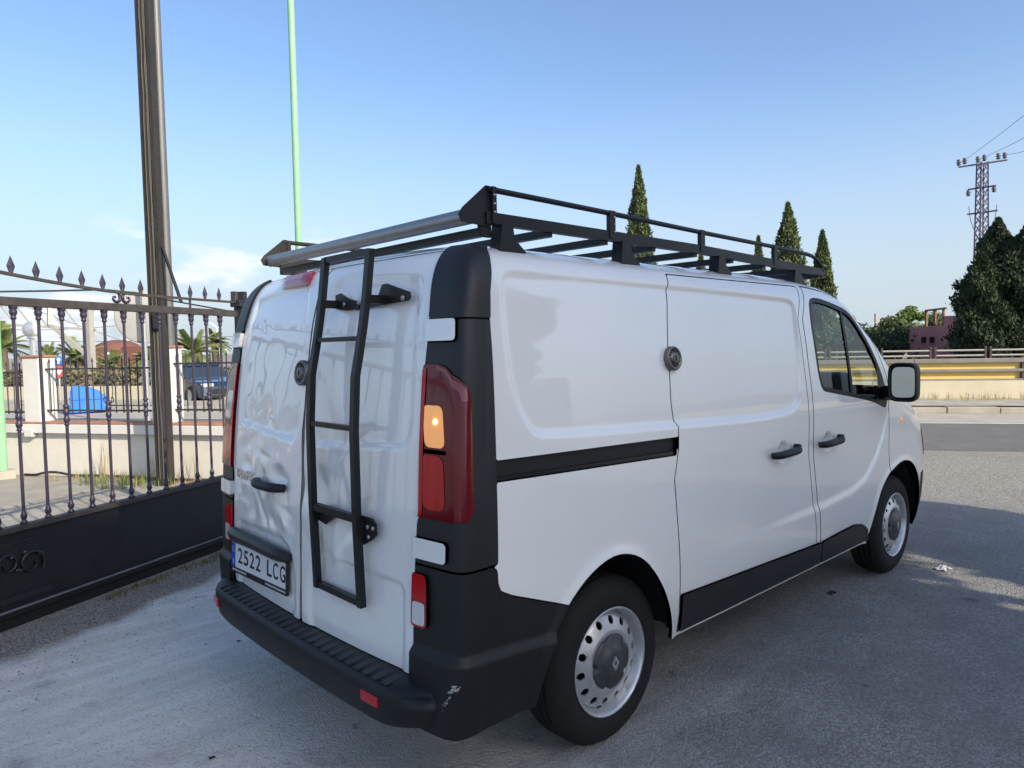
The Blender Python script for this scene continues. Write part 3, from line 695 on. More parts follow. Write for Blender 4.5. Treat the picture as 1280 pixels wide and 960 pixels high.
# ------------------------------------------------------------------ mirror, repeater, wipers inside the cab
for sd in (1, -1):
    mr = MB(); c0 = np.array([3.55, -1.125, 1.352]); 
    nx, ny_ = 10, 24; pts = []
    for i, (dx, s_) in enumerate(((-.055, .90), (-.050, .97), (-.02, 1.0), (.03, .97), (.065, .84), (.085, .60), (.092, .2))):
        for k in range(32):
            a = 2*pi*k/32; e = .42; cy = np.sign(cos(a))*abs(cos(a))**e; cz = np.sign(sin(a))*abs(sin(a))**e
            pts.append((c0[0]+dx, c0[1]+cy*.084*s_+0.02*dx, c0[2]+cz*.122*s_))
    F_ = [(i*32+k, i*32+(k+1) % 32, (i+1)*32+(k+1) % 32, (i+1)*32+k) for i in range(6) for k in range(32)]+[tuple(range(6*32, 7*32))]
    pts2 = [(p[0]+(.058), c0[1]+(p[1]-c0[1])*.90, c0[2]+(p[2]-c0[2])*.93) for p in pts[:32]]
    F_ += [(k, (k+1) % 32, 7*32+(k+1) % 32, 7*32+k) for k in range(32)]+[tuple(range(7*32, 8*32))]
    P_ = pts+pts2
    P_ = [(p[0], p[1]*(1 if sd > 0 else -1), p[2]) for p in P_]
    mo = part(mr.add(P_, F_, True).build('door_mirror', m_black, van))
    up_ = [(c0[0]-.022-.19*(p[1]-c0[1])*.84+.012*(p[2]-c0[2]), c0[1]+(p[1]-c0[1])*.84, c0[2]+(p[2]-c0[2])*.86) for p in pts[:32]]
    MB().add([(p[0], p[1]*(1 if sd > 0 else -1), p[2]) for p in up_], [tuple(range(32))]).build('mirror_glass', mat('mirror_silver', (.42, .52, .58), .01, metal=1.0), mo)
    MB().bar((3.60, -1.04*sd, 1.29), (3.66, -.955*sd, 1.262), .10, .075).build('mirror_arm', m_black, mo)
    tri = [(3.50, 1.225), (3.56, 1.27), (3.55, 1.46), (3.60, 1.44), (3.66, 1.35), (3.70, 1.25), (3.68, 1.19)]
    MB().add([(a, -sd*(np.interp(b, [1.19, 1.46], [.972, .957])+.0), b) for a, b in tri], [tuple(range(len(tri)))]).build('mirror_base', m_black, mo)
c, n = surf_pt(1, x=3.943, z=1.076)
part(MB().lathe([(.020, -.002), (.019, .004), (.012, .009), (0, .010)], c, n, 18).build('side_repeater', m_amber, van))

# cab interior
m_int = mat('cab_plastic', (.030, .031, .033), .7); m_seat = mat('seat_fabric', (.028, .030, .036), .9, var=.2, vscale=40)
bk = MB().box((2.56, 0, 1.12), (.03, 1.74, 1.40)); part(bk.build('bulkhead', mat('bulkhead_grey', (.16, .165, .17), .6), van))
part(MB().box((3.15, 0, .62), (1.3, 1.70, .04)).build('cab_floor', m_int, van))
for y in (-.55, -.12, .52):
    so = part(MB().box((2.95, y, .98), (.50, .46, .16), None, .05).build('seat', m_seat, van))
    a = radians(12); MB().box((2.74, y, 1.32), (.13, .44, .62), ((cos(a), 0, sin(a)), (0, 1, 0), (-sin(a), 0, cos(a))), .045).build('backrest', m_seat, so)
    MB().box((2.67, y, 1.69), (.09, .27, .19), ((cos(a), 0, sin(a)), (0, 1, 0), (-sin(a), 0, cos(a))), .035).build('headrest', m_seat, so)
db = MB().prism([(3.62, .7), (3.50, .95), (3.56, 1.17), (3.75, 1.24), (4.25, 1.22), (4.25, .7)], (0, .86, 0), (1, 0, 0), (0, 0, 1), 1.72); part(db.build('dashboard', m_int, van))
part(MB().box((3.74, -.50, 1.30), (.22, .42, .20), None, .05).build('dash_pod', m_int, van))
sw = MB(); ring = [(3.40+.055*sin(a), .52+.19*cos(a), 1.20+.17*sin(a)) for a in np.linspace(0, 2*pi, 33)]; sw.tube(ring, .014, 8, False); sw.bar((3.40, .52, 1.20), (3.62, .52, 1.08), .05, .05); sw.bar((3.40, .34, 1.20), (3.40, .70, 1.20), .02, .03)
part(sw.build('steering_wheel', m_int, van))

# ------------------------------------------------------------------ roof rack
m_rack = mat('rack_black', (.011, .011, .012), .42, spec=.35, var=.2, vscale=15)
m_roll = mat('galvanised_roller', (.30, .30, .295), .40, metal=.75, var=.12, vscale=12)
zr = lambda x: np.interp(x, [.45, 1.8, 3.15], [2.074, 2.068, 2.034])
zt = lambda x: np.interp(x, [.45, 1.1, 1.8, 2.53, 2.98], [2.176, 2.166, 2.151, 2.140, 2.128])
def sub_empty(name, label):
    o = empty(name); o.parent = van; o.location = -VO; o['label'] = label; return o
rack = sub_empty('roof_rack', 'black steel roof rack with a grey loading roller')
for s in (-1, 1):
    rk = MB(); xs2 = np.linspace(.42, 3.15, 9); P_ = []
    for x in xs2:
        for dy, dz in ((-.013, -.021), (.013, -.021), (.013, .021), (-.013, .021)): P_.append((x, s*.79+dy, zr(x)+dz))
    rk.add(P_, [(i*4+k, i*4+(k+1) % 4, (i+1)*4+(k+1) % 4, (i+1)*4+k) for i in range(8) for k in range(4)]+[(0, 1, 2, 3), (32, 33, 34, 35)]).build('side_rail', m_rack, rack)
for s in (-1, 1):
    path = [(x, s*.795, zt(x)) for x in np.linspace(.43, 2.92, 12)]+[(3.0, s*.795, 2.122), (3.06, s*.795, 2.105), (3.11, s*.795, 2.075), (3.135, s*.795, 2.04)]
    MB().tube(path, .0108, 8).build('guard_rail', m_rack, rack)
    for x in (1.116, 1.80, 2.53):
        MB().box((x, s*.797, (zr(x)+zt(x))/2), (.036, .020, zt(x)-zr(x)+.02)).build('upright', m_rack, rack)
    pl = [(.40, 2.045), (.315, 2.050), (.300, 2.075), (.318, 2.10), (.425, 2.188), (.445, 2.188), (.445, 2.045)]
    MB().prism(pl, (0, s*.792+.003, 0), (1, 0, 0), (0, 0, 1), .006).build('end_plate', m_rack, rack)
    MB().box((.452, s*.797, 2.12), (.020, .026, .13)).build('upright', m_rack, rack)
    for x in (.51, 1.20, 1.96, 2.77):
        ft = MB(); zb = 1.945
        ft.prism([(x-.045, zb), (x+.085, zb), (x+.085, zb+.018), (x+.030, zb+.062), (x+.022, zr(x)-.018), (x-.032, zr(x)-.018)], (0, s*.79+.028, 0), (1, 0, 0), (0, 0, 1), .056)
        ft.build('foot', m_rack, rack)
    for x in (1.116, .452):
        for dz in (-.03, 0, .03): MB().lathe([(.0045, 0), (.0045, .003), (0, .0035)], (x+(.010 if x > 1 else -.0), s*.8095, (zr(x)+zt(x))/2+dz), (0, s, 0), 8).build('bolt', m_chrome, rack)
for k, x in enumerate(np.linspace(.415, 3.10, 9)):
    zb_ = 2.024 if k == 0 else zr(x)-.022
    MB().bar((x, -.790, zb_), (x, .790, zb_), .032, .030).build('crossbar', m_rack, rack)
MB().bar((3.15, -.79, 2.03), (3.15, .79, 2.03), .035, .06).build('front_bar', m_rack, rack)
for s in (-1, 1): MB().box((.425, s*.782, 2.036), (.055, .012, .058)).build('drop_bracket', m_rack, rack)
ro = MB().tube([(.352, -.7895, 2.073), (.352, .7895, 2.073)], .0285, 28).build('roller', m_roll, rack)
# ------------------------------------------------------------------ ladder on the right rear door
def lad_x(z): return np.interp(z, [.70, 1.02, 1.33, 1.52, 1.66, 1.80, 1.95, 2.02], [.052, .043, .043, .055, .085, .109, .128, .137])
yr = (-.495, -.172)
lad = sub_empty('ladder', 'black steel ladder bolted to the right rear door')
for y in yr:
    P_ = []; zs = [.690, 1.02, 1.33, 1.45, 1.52, 1.60, 1.70, 1.80, 1.975]
    for z in zs:
        for dx, dy in ((-.012, -.014), (.012, -.014), (.012, .014), (-.012, .014)): P_.append((lad_x(z)+dx, y+dy, z))
    m_ = len(zs); MB().add(P_, [(i*4+k, i*4+(k+1) % 4, (i+1)*4+(k+1) % 4, (i+1)*4+k) for i in range(m_-1) for k in range(4)]+[(0, 1, 2, 3), tuple(range(4*m_-4, 4*m_))]).build('ladder_rail', m_rack, lad)
for z, h in ((.704, .024), (1.012, .028), (1.335, .018), (1.655, .017), (1.965, .024)):
    MB().bar((lad_x(z)+.002, yr[0], z), (lad_x(z)+.002, yr[1], z), .022, h).build('rung', m_rack, lad)
def plate(name, poly, x, th=.006):
    return MB().prism(poly, (x, 0, 0), (0, -1, 0), (0, 0, 1), th).build(name, m_rack, lad)
c, n = surf_pt(1, y=.60, z=1.80); xb = c[0]-.012
plate('bracket', [(.160, 1.832), (.160, 1.778), (.24, 1.768), (.335, 1.770), (.335, 1.798), (.26, 1.812), (.20, 1.838)], xb-.018)
plate('bracket', [(.31, 1.800), (.31, 1.766), (.48, 1.776), (.648, 1.782), (.664, 1.793), (.662, 1.812), (.52, 1.852), (.49, 1.850), (.46, 1.806)], xb-.014)
for y in (-.225, -.335, -.50, -.625): MB().lathe([(.010, 0), (.010, .006), (.006, .009), (0, .009)], (xb-.020, y, 1.793), (-1, 0, 0), 10).build('bolt', mat('zinc', (.35, .34, .32), .4, metal=.8), lad)
for y in (-.225, -.445): MB().bar((lad_x(1.8)+.0, yr[0 if y < -.3 else 1], 1.795), (xb, yr[0 if y < -.3 else 1], 1.795), .03, .03).build('standoff', m_rack, lad)
c, n = surf_pt(1, y=.55, z=.99); xb = c[0]-.012
plate('bracket', [(.165, 1.005), (.165, .955), (.23, .945), (.33, 1.0), (.33, 1.02)], xb-.016)
plate('bracket', [(.46, 1.02), (.46, .925), (.50, .915), (.56, .945), (.585, .965), (.585, 1.0), (.56, 1.02)], xb-.014)
for y, z in ((-.53, .985), (-.565, .985), (-.535, .95)): MB().lathe([(.009, 0), (.009, .006), (.005, .009), (0, .009)], (xb-.016, y, z), (-1, 0, 0), 10).build('bolt', MATS['zinc'], lad)
for k in (0, 1): MB().bar((lad_x(1.0), yr[k], .985), (xb, yr[k], .985), .03, .045).build('standoff', m_rack, lad)
# ================================================================== THE GROUND
GP0 = np.array([-.657, 2.384, 0]); GD = np.array([.88882, .45825, 0]); GN = np.array([.45825, -.88882, 0])
def ground_mat():
    m = bpy.data.materials.new('yard_ground'); m.use_nodes = True; nt = m.node_tree; L = nt.links; b = nt.nodes['Principled BSDF']
    ge = nd(nt, 'ShaderNodeNewGeometry'); pos = ge.outputs['Position']
    def noise(scale, det=4.0, rough=.6, mapping=None, out=0):
        n = nd(nt, 'ShaderNodeTexNoise', Scale=scale, Detail=det, Roughness=rough)
        if mapping is not None:
            mpn = nd(nt, 'ShaderNodeMapping'); mpn.inputs['Rotation'].default_value = (0, 0, mapping[0]); mpn.inputs['Scale'].default_value = mapping[1]; L.new(pos, mpn.inputs[0]); L.new(mpn.outputs[0], n.inputs[0])
        else: L.new(pos, n.inputs[0])
        return n.outputs[out]
    def mrange(x, a, c, d=0.0, e=1.0, smooth=True):
        r = nd(nt, 'ShaderNodeMapRange'); r.interpolation_type = 'SMOOTHSTEP' if smooth else 'LINEAR'
        L.new(x, r.inputs[0]); r.inputs[1].default_value = a; r.inputs[2].default_value = c; r.inputs[3].default_value = d; r.inputs[4].default_value = e; return r.outputs[0]
    def math_(op, a, c):
        n = nd(nt, 'ShaderNodeMath', operation=op)
        for k, x in enumerate((a, c)):
            if isinstance(x, (int, float)): n.inputs[k].default_value = x
            else: L.new(x, n.inputs[k])
        return n.outputs[0]
    def mix(f, a, c, typ='MIX'):
        n = nd(nt, 'ShaderNodeMix', data_type='RGBA'); n.blend_type = typ
        if isinstance(f, (int, float)): n.inputs['Factor'].default_value = f
        else: L.new(f, n.inputs['Factor'])
        for s, x in (('A', a), ('B', c)):
            if isinstance(x, tuple): n.inputs[s].default_value = (*x, 1)
            else: L.new(x, n.inputs[s])
        return n.outputs['Result']
    # distance in front of the gate track
    dp = nd(nt, 'ShaderNodeVectorMath', operation='DOT_PRODUCT'); L.new(pos, dp.inputs[0]); dp.inputs[1].default_value = tuple(GN)
    dist = math_('SUBTRACT', dp.outputs['Value'], float(GP0@GN))
    wob = math_('MULTIPLY', math_('SUBTRACT', noise(1.3, 5), .5), .55)
    dist2 = math_('ADD', dist, wob)
    big = noise(.55, 5, .6); mid = noise(2.6, 6, .65); fine = noise(38, 4, .7); streak = noise(1.0, 6, .65, (radians(20), (1.2, 5.5, 1)))
    vor = nd(nt, 'ShaderNodeTexVoronoi', Scale=115.0); L.new(pos, vor.inputs[0])
    vor2 = nd(nt, 'ShaderNodeTexVoronoi', Scale=42.0); L.new(pos, vor2.inputs[0])
    agg = nd(nt, 'ShaderNodeSeparateColor'); L.new(vor.outputs['Color'], agg.inputs[0])
    asp = mix(mrange(agg.outputs[0], .15, .95), (.19, .183, .170), (.34, .328, .304))
    asp = mix(math_('MULTIPLY', mrange(mid, .35, .7), .55), asp, (.17, .166, .157))
    con = mix(mrange(streak, .38, .68), (.58, .555, .505), (.74, .71, .65))
    con = mix(math_('MULTIPLY', mrange(mid, .56, .72), .75), con, (.27, .263, .25))
    con = mix(math_('MULTIPLY', mrange(agg.outputs[1], .80, 1.0), .45), con, (.22, .215, .21))
    cm = mrange(math_('ADD', dist, math_('MULTIPLY', math_('SUBTRACT', streak, .5), 3.2)), 2.1, 4.4, 1.0, 0.0)
    base = mix(cm, asp, con)
    dirt = mix(mrange(agg.outputs[2], .2, .9), (.15, .132, .11), (.34, .31, .27))
    dm = mrange(dist2, .42, .58, 1.0, 0.0)
    base = mix(dm, base, dirt)
    # beyond the gate: pale dry concrete
    pale = mix(mrange(mid, .3, .7), (.30, .275, .225), (.40, .37, .31))
    base = mix(mrange(dist, -.04, .02, 1.0, 0.0), base, pale)
    # toward the road: worn pale asphalt with light chippings
    dpr = nd(nt, 'ShaderNodeVectorMath', operation='DOT_PRODUCT'); L.new(pos, dpr.inputs[0]); dpr.inputs[1].default_value = tuple(NR)
    far = mix(mrange(agg.outputs[0], .3, .9), (.18, .166, .142), (.42, .392, .335))
    base = mix(mrange(math_('ADD', dpr.outputs['Value'], math_('MULTIPLY', math_('SUBTRACT', mid, .5), 2.0)), 4.6, 6.2), base, far)
    base = mix(math_('MULTIPLY', mrange(big, .52, .70), .35), base, (.15, .147, .14))
    spots = math_('MAXIMUM', mrange(noise(5.2, 2, .5), .70, .76), mrange(noise(17.0, 2, .5), .72, .76))
    base = mix(math_('MULTIPLY', spots, .5), base, (.05, .048, .046))
    L.new(base, b.inputs['Base Color']); b.inputs['Roughness'].default_value = .88; b.inputs['Specular IOR Level'].default_value = .3
    h = math_('ADD', math_('MULTIPLY', vor.outputs['Distance'], -.6), math_('ADD', math_('MULTIPLY', fine, .6), math_('MULTIPLY', vor2.outputs['Distance'], -.35)))
    bp = nd(nt, 'ShaderNodeBump', Strength=.75, Distance=.012); L.new(h, bp.inputs['Height']); L.new(bp.outputs[0], b.inputs['Normal'])
    return m
S = 1400
MB().add([(-S, -S, 0), (S, -S, 0), (S, S, 0), (-S, S, 0)], [(0, 1, 2, 3)]).build('ground', ground_mat(), kind='structure')

# road, lines, gutter, kerb, far pavement
def strip(name, n0, n1, t0, t1, z, m, kind='structure'):
    P = [rd(n0, t0, z), rd(n1, t0, z), rd(n1, t1, z), rd(n0, t1, z)]
    return MB().add(P, [(0, 1, 2, 3)]).build(name, m, kind=kind)
m_road = mat('road_asphalt', (.135, .129, .118), .9, var=.22, vscale=2.2, bump=.5, bscale=220)
m_line = mat('road_paint', (.62, .61, .58), .7, var=.25, vscale=3)
m_conc = mat('old_concrete', (.36, .33, .27), .9, var=.2, vscale=1.6, bump=.35, bscale=45)
T0, T1 = -160, 130
strip('road', 9.1, 13.05, T0, T1, .004, m_road)
strip('road_edge_line', 12.86, 12.99, T0, T1, .008, m_line)
strip('road_near_line', 9.2, 9.31, T0, 1.9, .008, mat('worn_road_paint', (.36, .355, .33), .8, var=.4, vscale=5))
strip('gutter', 13.05, 15.0, T0, T1, .006, m_conc)
strip('pavement', 15.25, 17.45, T0, T1, .15, mat('dusty_pavement', (.34, .31, .25), .95, var=.3, vscale=2, bump=.4, bscale=30))
kerb = empty('kerb', rd(15.0, 0), 0, 'broken concrete kerb along the far side of the road', 'kerb')
def to_local(o, root): o.location = -Vector(root.location); return o
r_ = random.Random(7)
for k in range(60):
    t = -42+k*1.02; h = .13+r_.uniform(-.012, .02); dn = r_.uniform(-.015, .02)
    to_local(MB().box(rd(15.12+dn, t+.5, h/2+.003), (.26, 1.0-r_.uniform(-.012, -.002), h+.0), (NR, DR, (0, 0, 1)), .012).build('kerb_stone', m_conc, kerb), kerb)

# ================================================================== BEHIND THE GATE: wall, pillars, fence panels
m_wall = mat('cream_render', (.62, .58, .50), .9, var=.10, vscale=1.8, bump=.25, bscale=25)
m_cap = mat('terracotta_cap', (.34, .17, .10), .85, var=.3, vscale=9)
m_pillar = mat('white_render', (.62, .60, .56), .9, var=.07, vscale=3, bump=.15, bscale=30)
m_iron = mat('wrought_iron', (.028, .026, .030), .5, var=.3, vscale=30)
WP, WD = np.array([.457, 9.18, 0]), np.array([.53678, -.84372, 0]); WN = np.array([-.84372, -.53678, 0])     # WN faces the yard
def wl_(s, out=0.0, z=0.0): return WP + WD*s + WN*out + np.array([0, 0, z])
s0, s1 = -14.0, 4.3
wroot = empty('boundary_wall', wl_(0), 0, 'low cream rendered wall with terracotta coping behind the sliding gate', 'wall')
ax = (WD, WN, (0, 0, 1))
to_local(MB().box(wl_((s0+s1)/2, -.13, .29), (s1-s0, .26, .60), ax).build('wall_face', m_wall, wroot), wroot)
to_local(MB().box(wl_((s0+s1)/2, -.10, .645), (s1-s0, .36, .12), ax, .008).build('coping', m_pillar, wroot), wroot)
k = 0; s = s0
while s < s1-.1:
    to_local(MB().box(wl_(s+.145, -.10, .7165), (.285, .34, .025), ax, .006).build('coping_tile', m_cap, wroot), wroot); s += .29
cab = [wl_(s_, .012, .60+.012*sin(s_*2.1)) for s_ in np.linspace(-3, 4.2, 40)]
to_local(MB().tube(cab, .010, 6).build('wall_cable', mat('grey_cable', (.25, .24, .22), .7), wroot), wroot)
to_local(MB().box(wl_(.34, .05, .585), (.13, .08, .10), ax, .006).build('junction_box', mat('box_plastic', (.6, .58, .54), .6), wroot), wroot)
tag(MB().tube([wl_(s_, .05+.05*sin(s_*3), .022+(.045 if .45 < s_ < 1.0 else 0)*sin((s_-.45)/.55*pi)) for s_ in np.linspace(.25, 4.0, 50)], .017, 7).build('black_hose', mat('hose_rubber', (.02, .02, .02), .6)), 'black hose lying along the foot of the cream wall', 'hose')
for s_, top in ((-1.80, 1.60), (.31, 1.60), (2.38, 1.69)):
    a = 1.60 if s_ < 1 else 1.69
    po = empty('wall_pillar', wl_(s_, -.1, 0), 0, 'white square pillar on the wall beside the globe lamp' if .2 < s_ < .5 else 'white square pillar on the wall behind the dark utility pole' if s_ > 2 else 'white square pillar on the wall at its far end past the green posts', 'pillar', 'pillars on the boundary wall')
    to_local(MB().box(wl_(s_, -.16, (.72+a)/2), (.27, .27, a-.72), ax, .006).build('shaft', m_pillar, po), po)
    to_local(MB().box(wl_(s_, -.16, a+.017), (.31, .31, .035), ax, .01).build('cap', m_cap, po), po)
def fence_panel(sa, sb, za, zb, label):
    fo = empty('fence_panel', wl_((sa+sb)/2, -.14, 0), 0, label, 'fence', 'iron fence panels on the boundary wall')
    for z in (za, zb): to_local(MB().bar(wl_(sa, -.14, z), wl_(sb, -.14, z), .03, .022).build('rail', m_iron, fo), fo)
    n = int(round((sb-sa)/.117)); first = None
    for i in range(n):
        s_ = sa+(sb-sa)*(i+.5)/n; tip = zb+.10
        if first is None:
            b = MB().bar((0, 0, za-.03), (0, 0, tip), .014, .014)
            for q in ((.012, tip, 0), (0, tip+.055, 0)): pass
            b.add([(.014, 0, tip), (0, .008, tip), (-.014, 0, tip), (0, -.008, tip), (0, 0, tip+.06), (0, 0, tip-.03)], [(0, 1, 4), (1, 2, 4), (2, 3, 4), (3, 0, 4), (1, 0, 5), (2, 1, 5), (3, 2, 5), (0, 3, 5)])
            o = b.build('bar', m_iron, fo); first = o
        else: o = first.copy(); COL.objects.link(o); o.parent = fo
        o.location = Vector(wl_(s_, -.14, 0))-fo.location
    sm_ = (sa+sb)/2+.12; sc_ = MB()
    for sg in (1, -1):
        for k_, zc in ((1, (za+zb)/2+.13), (-1, (za+zb)/2-.13)):
            pts = [wl_(sm_+sg*(.052-.045*cos(u)*(1-u/9)), -.14, zc+.05*k_*sin(u)*(1-u/9)) for u in np.linspace(0, 5.5, 16)]; sc_.tube(pts, .006, 5)
        sc_.tube([wl_(sm_+sg*.07*sin(u*pi), -.14, za+(zb-za)*u) for u in np.linspace(.1, .9, 14)], .006, 5)
    so = to_local(sc_.build('scroll_ornament', m_iron, fo, kind='stuff'), fo)
fence_panel(-1.66, .17, .85, 1.40, 'black iron fence panel left of the globe lamp pillar')
fence_panel(.45, 2.24, .875, 1.44, 'black iron fence panel between the two white pillars, blue container behind')
fence_panel(2.52, 4.2, .89, 1.49, 'black iron fence panel in front of the parked blue car')

# ================================================================== SLIDING GATE
m_gate = mat('gate_black_paint', (.010, .010, .011), .5, var=.35, vscale=6, bump=.12, bscale=60)
m_gbar = mat('gate_bar_paint', (.034, .026, .046), .40, var=.25, vscale=30)
m_wear = mat('worn_gate_edge', (.048, .040, .036), .6, var=.4, vscale=14)
def gt(s, out=0.0, z=0.0): return GP0 + GD*s + GN*out + np.array([0, 0, z])
gax = (GD, GN, (0, 0, 1)); ga, gb = -4.35, 2.10
gate = empty('sliding_gate', gt(0), 0, 'black wrought iron sliding gate with spear tips and solid lower panel', 'gate')
GL_ = lambda o: to_local(o, gate)
GL_(MB().box(gt((ga+gb)/2, 0, .335), (gb-ga, .012, .50), gax).build('lower_panel', m_gate, gate))
GL_(MB().box(gt((ga+gb)/2, 0, .585), (gb-ga, .06, .035), gax, .004).build('panel_top_rail', m_wear, gate))
GL_(MB().box(gt((ga+gb)/2, .0, .092), (gb-ga, .055, .05), gax, .004).build('bottom_rail', m_gate, gate))
GL_(MB().box(gt((ga+gb)/2, .034, .112), (gb-ga, .012, .010), gax).build('bottom_lip', mat('dull_grey_strip', (.16, .16, .17), .5, var=.3, vscale=9), gate))
GL_(MB().box(gt((ga+gb)/2, .0, .03), (gb-ga, .03, .07), gax).build('track_skirt', m_dark, gate))
GL_(MB().box(gt((ga+gb)/2, 0, 1.944), (gb-ga, .045, .052), gax, .004).build('top_rail', m_wear, gate))
def arch_z(s): return 2.040+.27*sin(pi/2*max(-1, min(1, (1.3-s)/3.4)))**2 if s < 1.3 else 2.040
pts = [gt(s, 0, arch_z(s)) for s in np.linspace(ga, gb, 60)]
am = MB()
for a, b in zip(pts[:-1], pts[1:]): am.bar(a, b+(b-a)*.02, .034, .017)
GL_(am.build('arched_rail', m_wear, gate))
def bar_mesh(bulb):
    b = MB(); b.tube([(0, 0, .60), (0, 0, 1.92)], .0095, 10)
    b.lathe([(.010, .600), (.021, .604), (.022, .612), (.013, .622), (.012, .628), (.017, .638), (.019, .650), (.015, .664), (.011, .676), (.0095, .684)], (0, 0, 0), (0, 0, 1), 12)
    b.lathe([(.010, 1.836), (.016, 1.842), (.016, 1.850), (.013, 1.856), (.020, 1.872), (.022, 1.886), (.018, 1.897), (.023, 1.905), (.023, 1.918)], (0, 0, 0), (0, 0, 1), 12)
    if bulb: b.lathe([(.010, 1.165), (.017, 1.172), (.012, 1.180), (.013, 1.186), (.018, 1.198), (.019, 1.208), (.015, 1.222), (.012, 1.230), (.018, 1.243), (.019, 1.254), (.015, 1.268), (.012, 1.278), (.020, 1.288), (.015, 1.298), (.0095, 1.304)], (0, 0, 0), (0, 0, 1), 12)
    return b
def tip_mesh():
    b = MB()
    b.add([(.027, 0, .042), (0, .007, .042), (-.027, 0, .042), (0, -.007, .042), (0, 0, .106), (.010, 0, -.006), (0, .007, -.006), (-.010, 0, -.006), (0, -.007, -.006)], [(0, 1, 4), (1, 2, 4), (2, 3, 4), (3, 0, 4), (1, 0, 5, 6), (2, 1, 6, 7), (3, 2, 7, 8), (0, 3, 8, 5)])
    return b
protos = {}
n0 = int((.178-ga-.05)/.1572); rz = math.atan2(GD[1], GD[0])
for i in range(-n0, 13):
    s = .180+.1572*i
    if s > gb-.04: break
    kb = (i % 2 == 0)
    if kb not in protos: protos[kb] = o = bar_mesh(kb).build('bar', m_gbar, gate)
    else: o = protos[kb].copy(); COL.objects.link(o); o.parent = gate
    o.location = Vector(gt(s))-gate.location; o.rotation_euler = (0, 0, rz)
    if 8 <= i <= 8: pass
    if i != 7 and i != 8:
        if 'tip' not in protos: protos['tip'] = o = tip_mesh().build('spear_tip', m_gbar, gate)
        else: o = protos['tip'].copy(); COL.objects.link(o); o.parent = gate
        o.location = Vector(gt(s, 0, arch_z(s)+.008))-gate.location; o.rotation_euler = (0, 0, rz)
for s in (.955, -2.1):
    zt_ = arch_z(s)
    for sg in (1, -1):
        sp = [gt(s+sg*x, 0, z) for x, z in ((.024, zt_-.006), (.012, zt_-.020), (.010, zt_-.040), (.016, 1.990), (.034, 1.978), (.056, 1.984), (.068, 2.000), (.062, 2.016), (.050, 2.018), (.046, 2.008))]
        GL_(MB().tube(sp, [.008, .011, .012, .011, .011, .010, .009, .008, .007, .006], 7).build('scroll', m_gbar, gate))
GL_(MB().tube([gt(1.59, 0, 1.96), gt(1.59, 0, 2.05)], .009, 8).build('post_stub', m_gbar, gate))
# ornamental panel relief
og = [('frame_top', .0, .36, .512, .040)]
GL_(MB().bar(gt(-.75, .012, .500), gt(.285, .012, .508), .012, .018).build('relief_bar', m_steelblack, gate))
GL_(MB().bar(gt(-.75, .012, .170), gt(.33, .012, .170), .012, .036).build('relief_bar', m_steelblack, gate))
for cx, sg, sz in ((.20, 1, .085), (.06, -1, .070), (-.10, 1, .085), (-.24, -1, .07), (-.40, 1, .085), (-.55, -1, .07)):
    pts = [gt(cx+sz*(1-u/9.5)*cos(u*1.0)*sg, .014, .345+(.01 if sg > 0 else .035)+sz*(1-u/9.5)*sin(u)) for u in np.linspace(-.6, 6.6, 34)]
    GL_(MB().tube(pts, np.linspace(.011, .006, 34), 6, True, True, (1.3, .7)).build('scroll_relief', m_steelblack, gate))
    for u in (.5, 2.0, 3.6):
        c_ = gt(cx+sz*.9*cos(u)*sg, .012, .36+sz*.9*sin(u)); GL_(MB().lathe([(.016, 0), (.012, .008), (0, .011)], c_, GN, 8).build('leaf_boss', m_steelblack, gate))
# gate end block and receiver post near the van
grx = empty('gate_post', gt(2.20), 0, 'dark steel gate post with hinge block behind the van', 'post')
to_local(MB().box(gt(2.19, 0, 1.02), (.11, .10, 2.04), gax, .006).build('post', m_steelblack, grx), grx)
to_local(MB().box(gt(2.13, .01, 2.03), (.10, .10, .06), gax, .006).build('catch_plate', m_steelblack, grx), grx)
to_local(MB().box(gt(2.09, .0, 2.085), (.035, .05, .09), gax, .004).build('roller_bracket', m_wear, grx), grx)
to_local(MB().box(gt(2.19, .0, 2.085), (.05, .06, .10), gax, .004).build('roller_bracket', m_steelblack, grx), grx)
cbl = [at_depth(x, y, w) for x, y, w in ((-260, 372, 4.6), (-120, 367, 4.9), (0, 364.5, 5.3), (70, 363.5, 5.6), (130, 362, 5.9), (170, 366, 6.1), (215, 376, 6.4), (288, 389, 6.8))]
tag(MB().tube(cbl, .007, 6).build('overhead_cable', mat('black_cable', (.02, .02, .022), .5)), 'black cable strung just above the gate top rail', 'cable')

# ================================================================== POLES
b0 = at_ground(208, 606); m_pole = mat('weathered_dark_pole', (.028, .024, .020), .7, var=.4, vscale=6, bump=.3, bscale=25)
up_ = empty('utility_pole', b0, 0, 'dark weathered square utility pole with cables behind the gate', 'pole')
lean = np.array([-.004, .0, 0])
pax = (RT*1.0, np.cross([0, 0, 1], RT), np.array([0, 0, 1.0]))
u_ = RT-np.array([0, 0, RT[2]]); u_ /= np.linalg.norm(u_); v_ = np.cross([0, 0, 1.0], u_)
PC = at_depth(0, 0, 1)
pb, pt_ = b0+np.array([0, 0, -.1]), None
pt_ = b0+np.array([-.02, 0, 9.0])
def lbar(name, off_u, off_v, wu, wv, m, a=None):
    c0, c1 = pb+u_*off_u+v_*off_v, pt_+u_*off_u+v_*off_v
    return to_local(MB().bar(c0, c1, wu, wv, v_).build(name, m, up_), up_)
lbar('shaft', 0, 0, .150, .15, m_pole)
lbar('channel_edge', -.062, -.085, .022, .025, mat('dark_pole_edge', (.018, .016, .015), .6, var=.3, vscale=8)); lbar('channel_edge', .055, -.085, .022, .025, MATS['dark_pole_edge'])
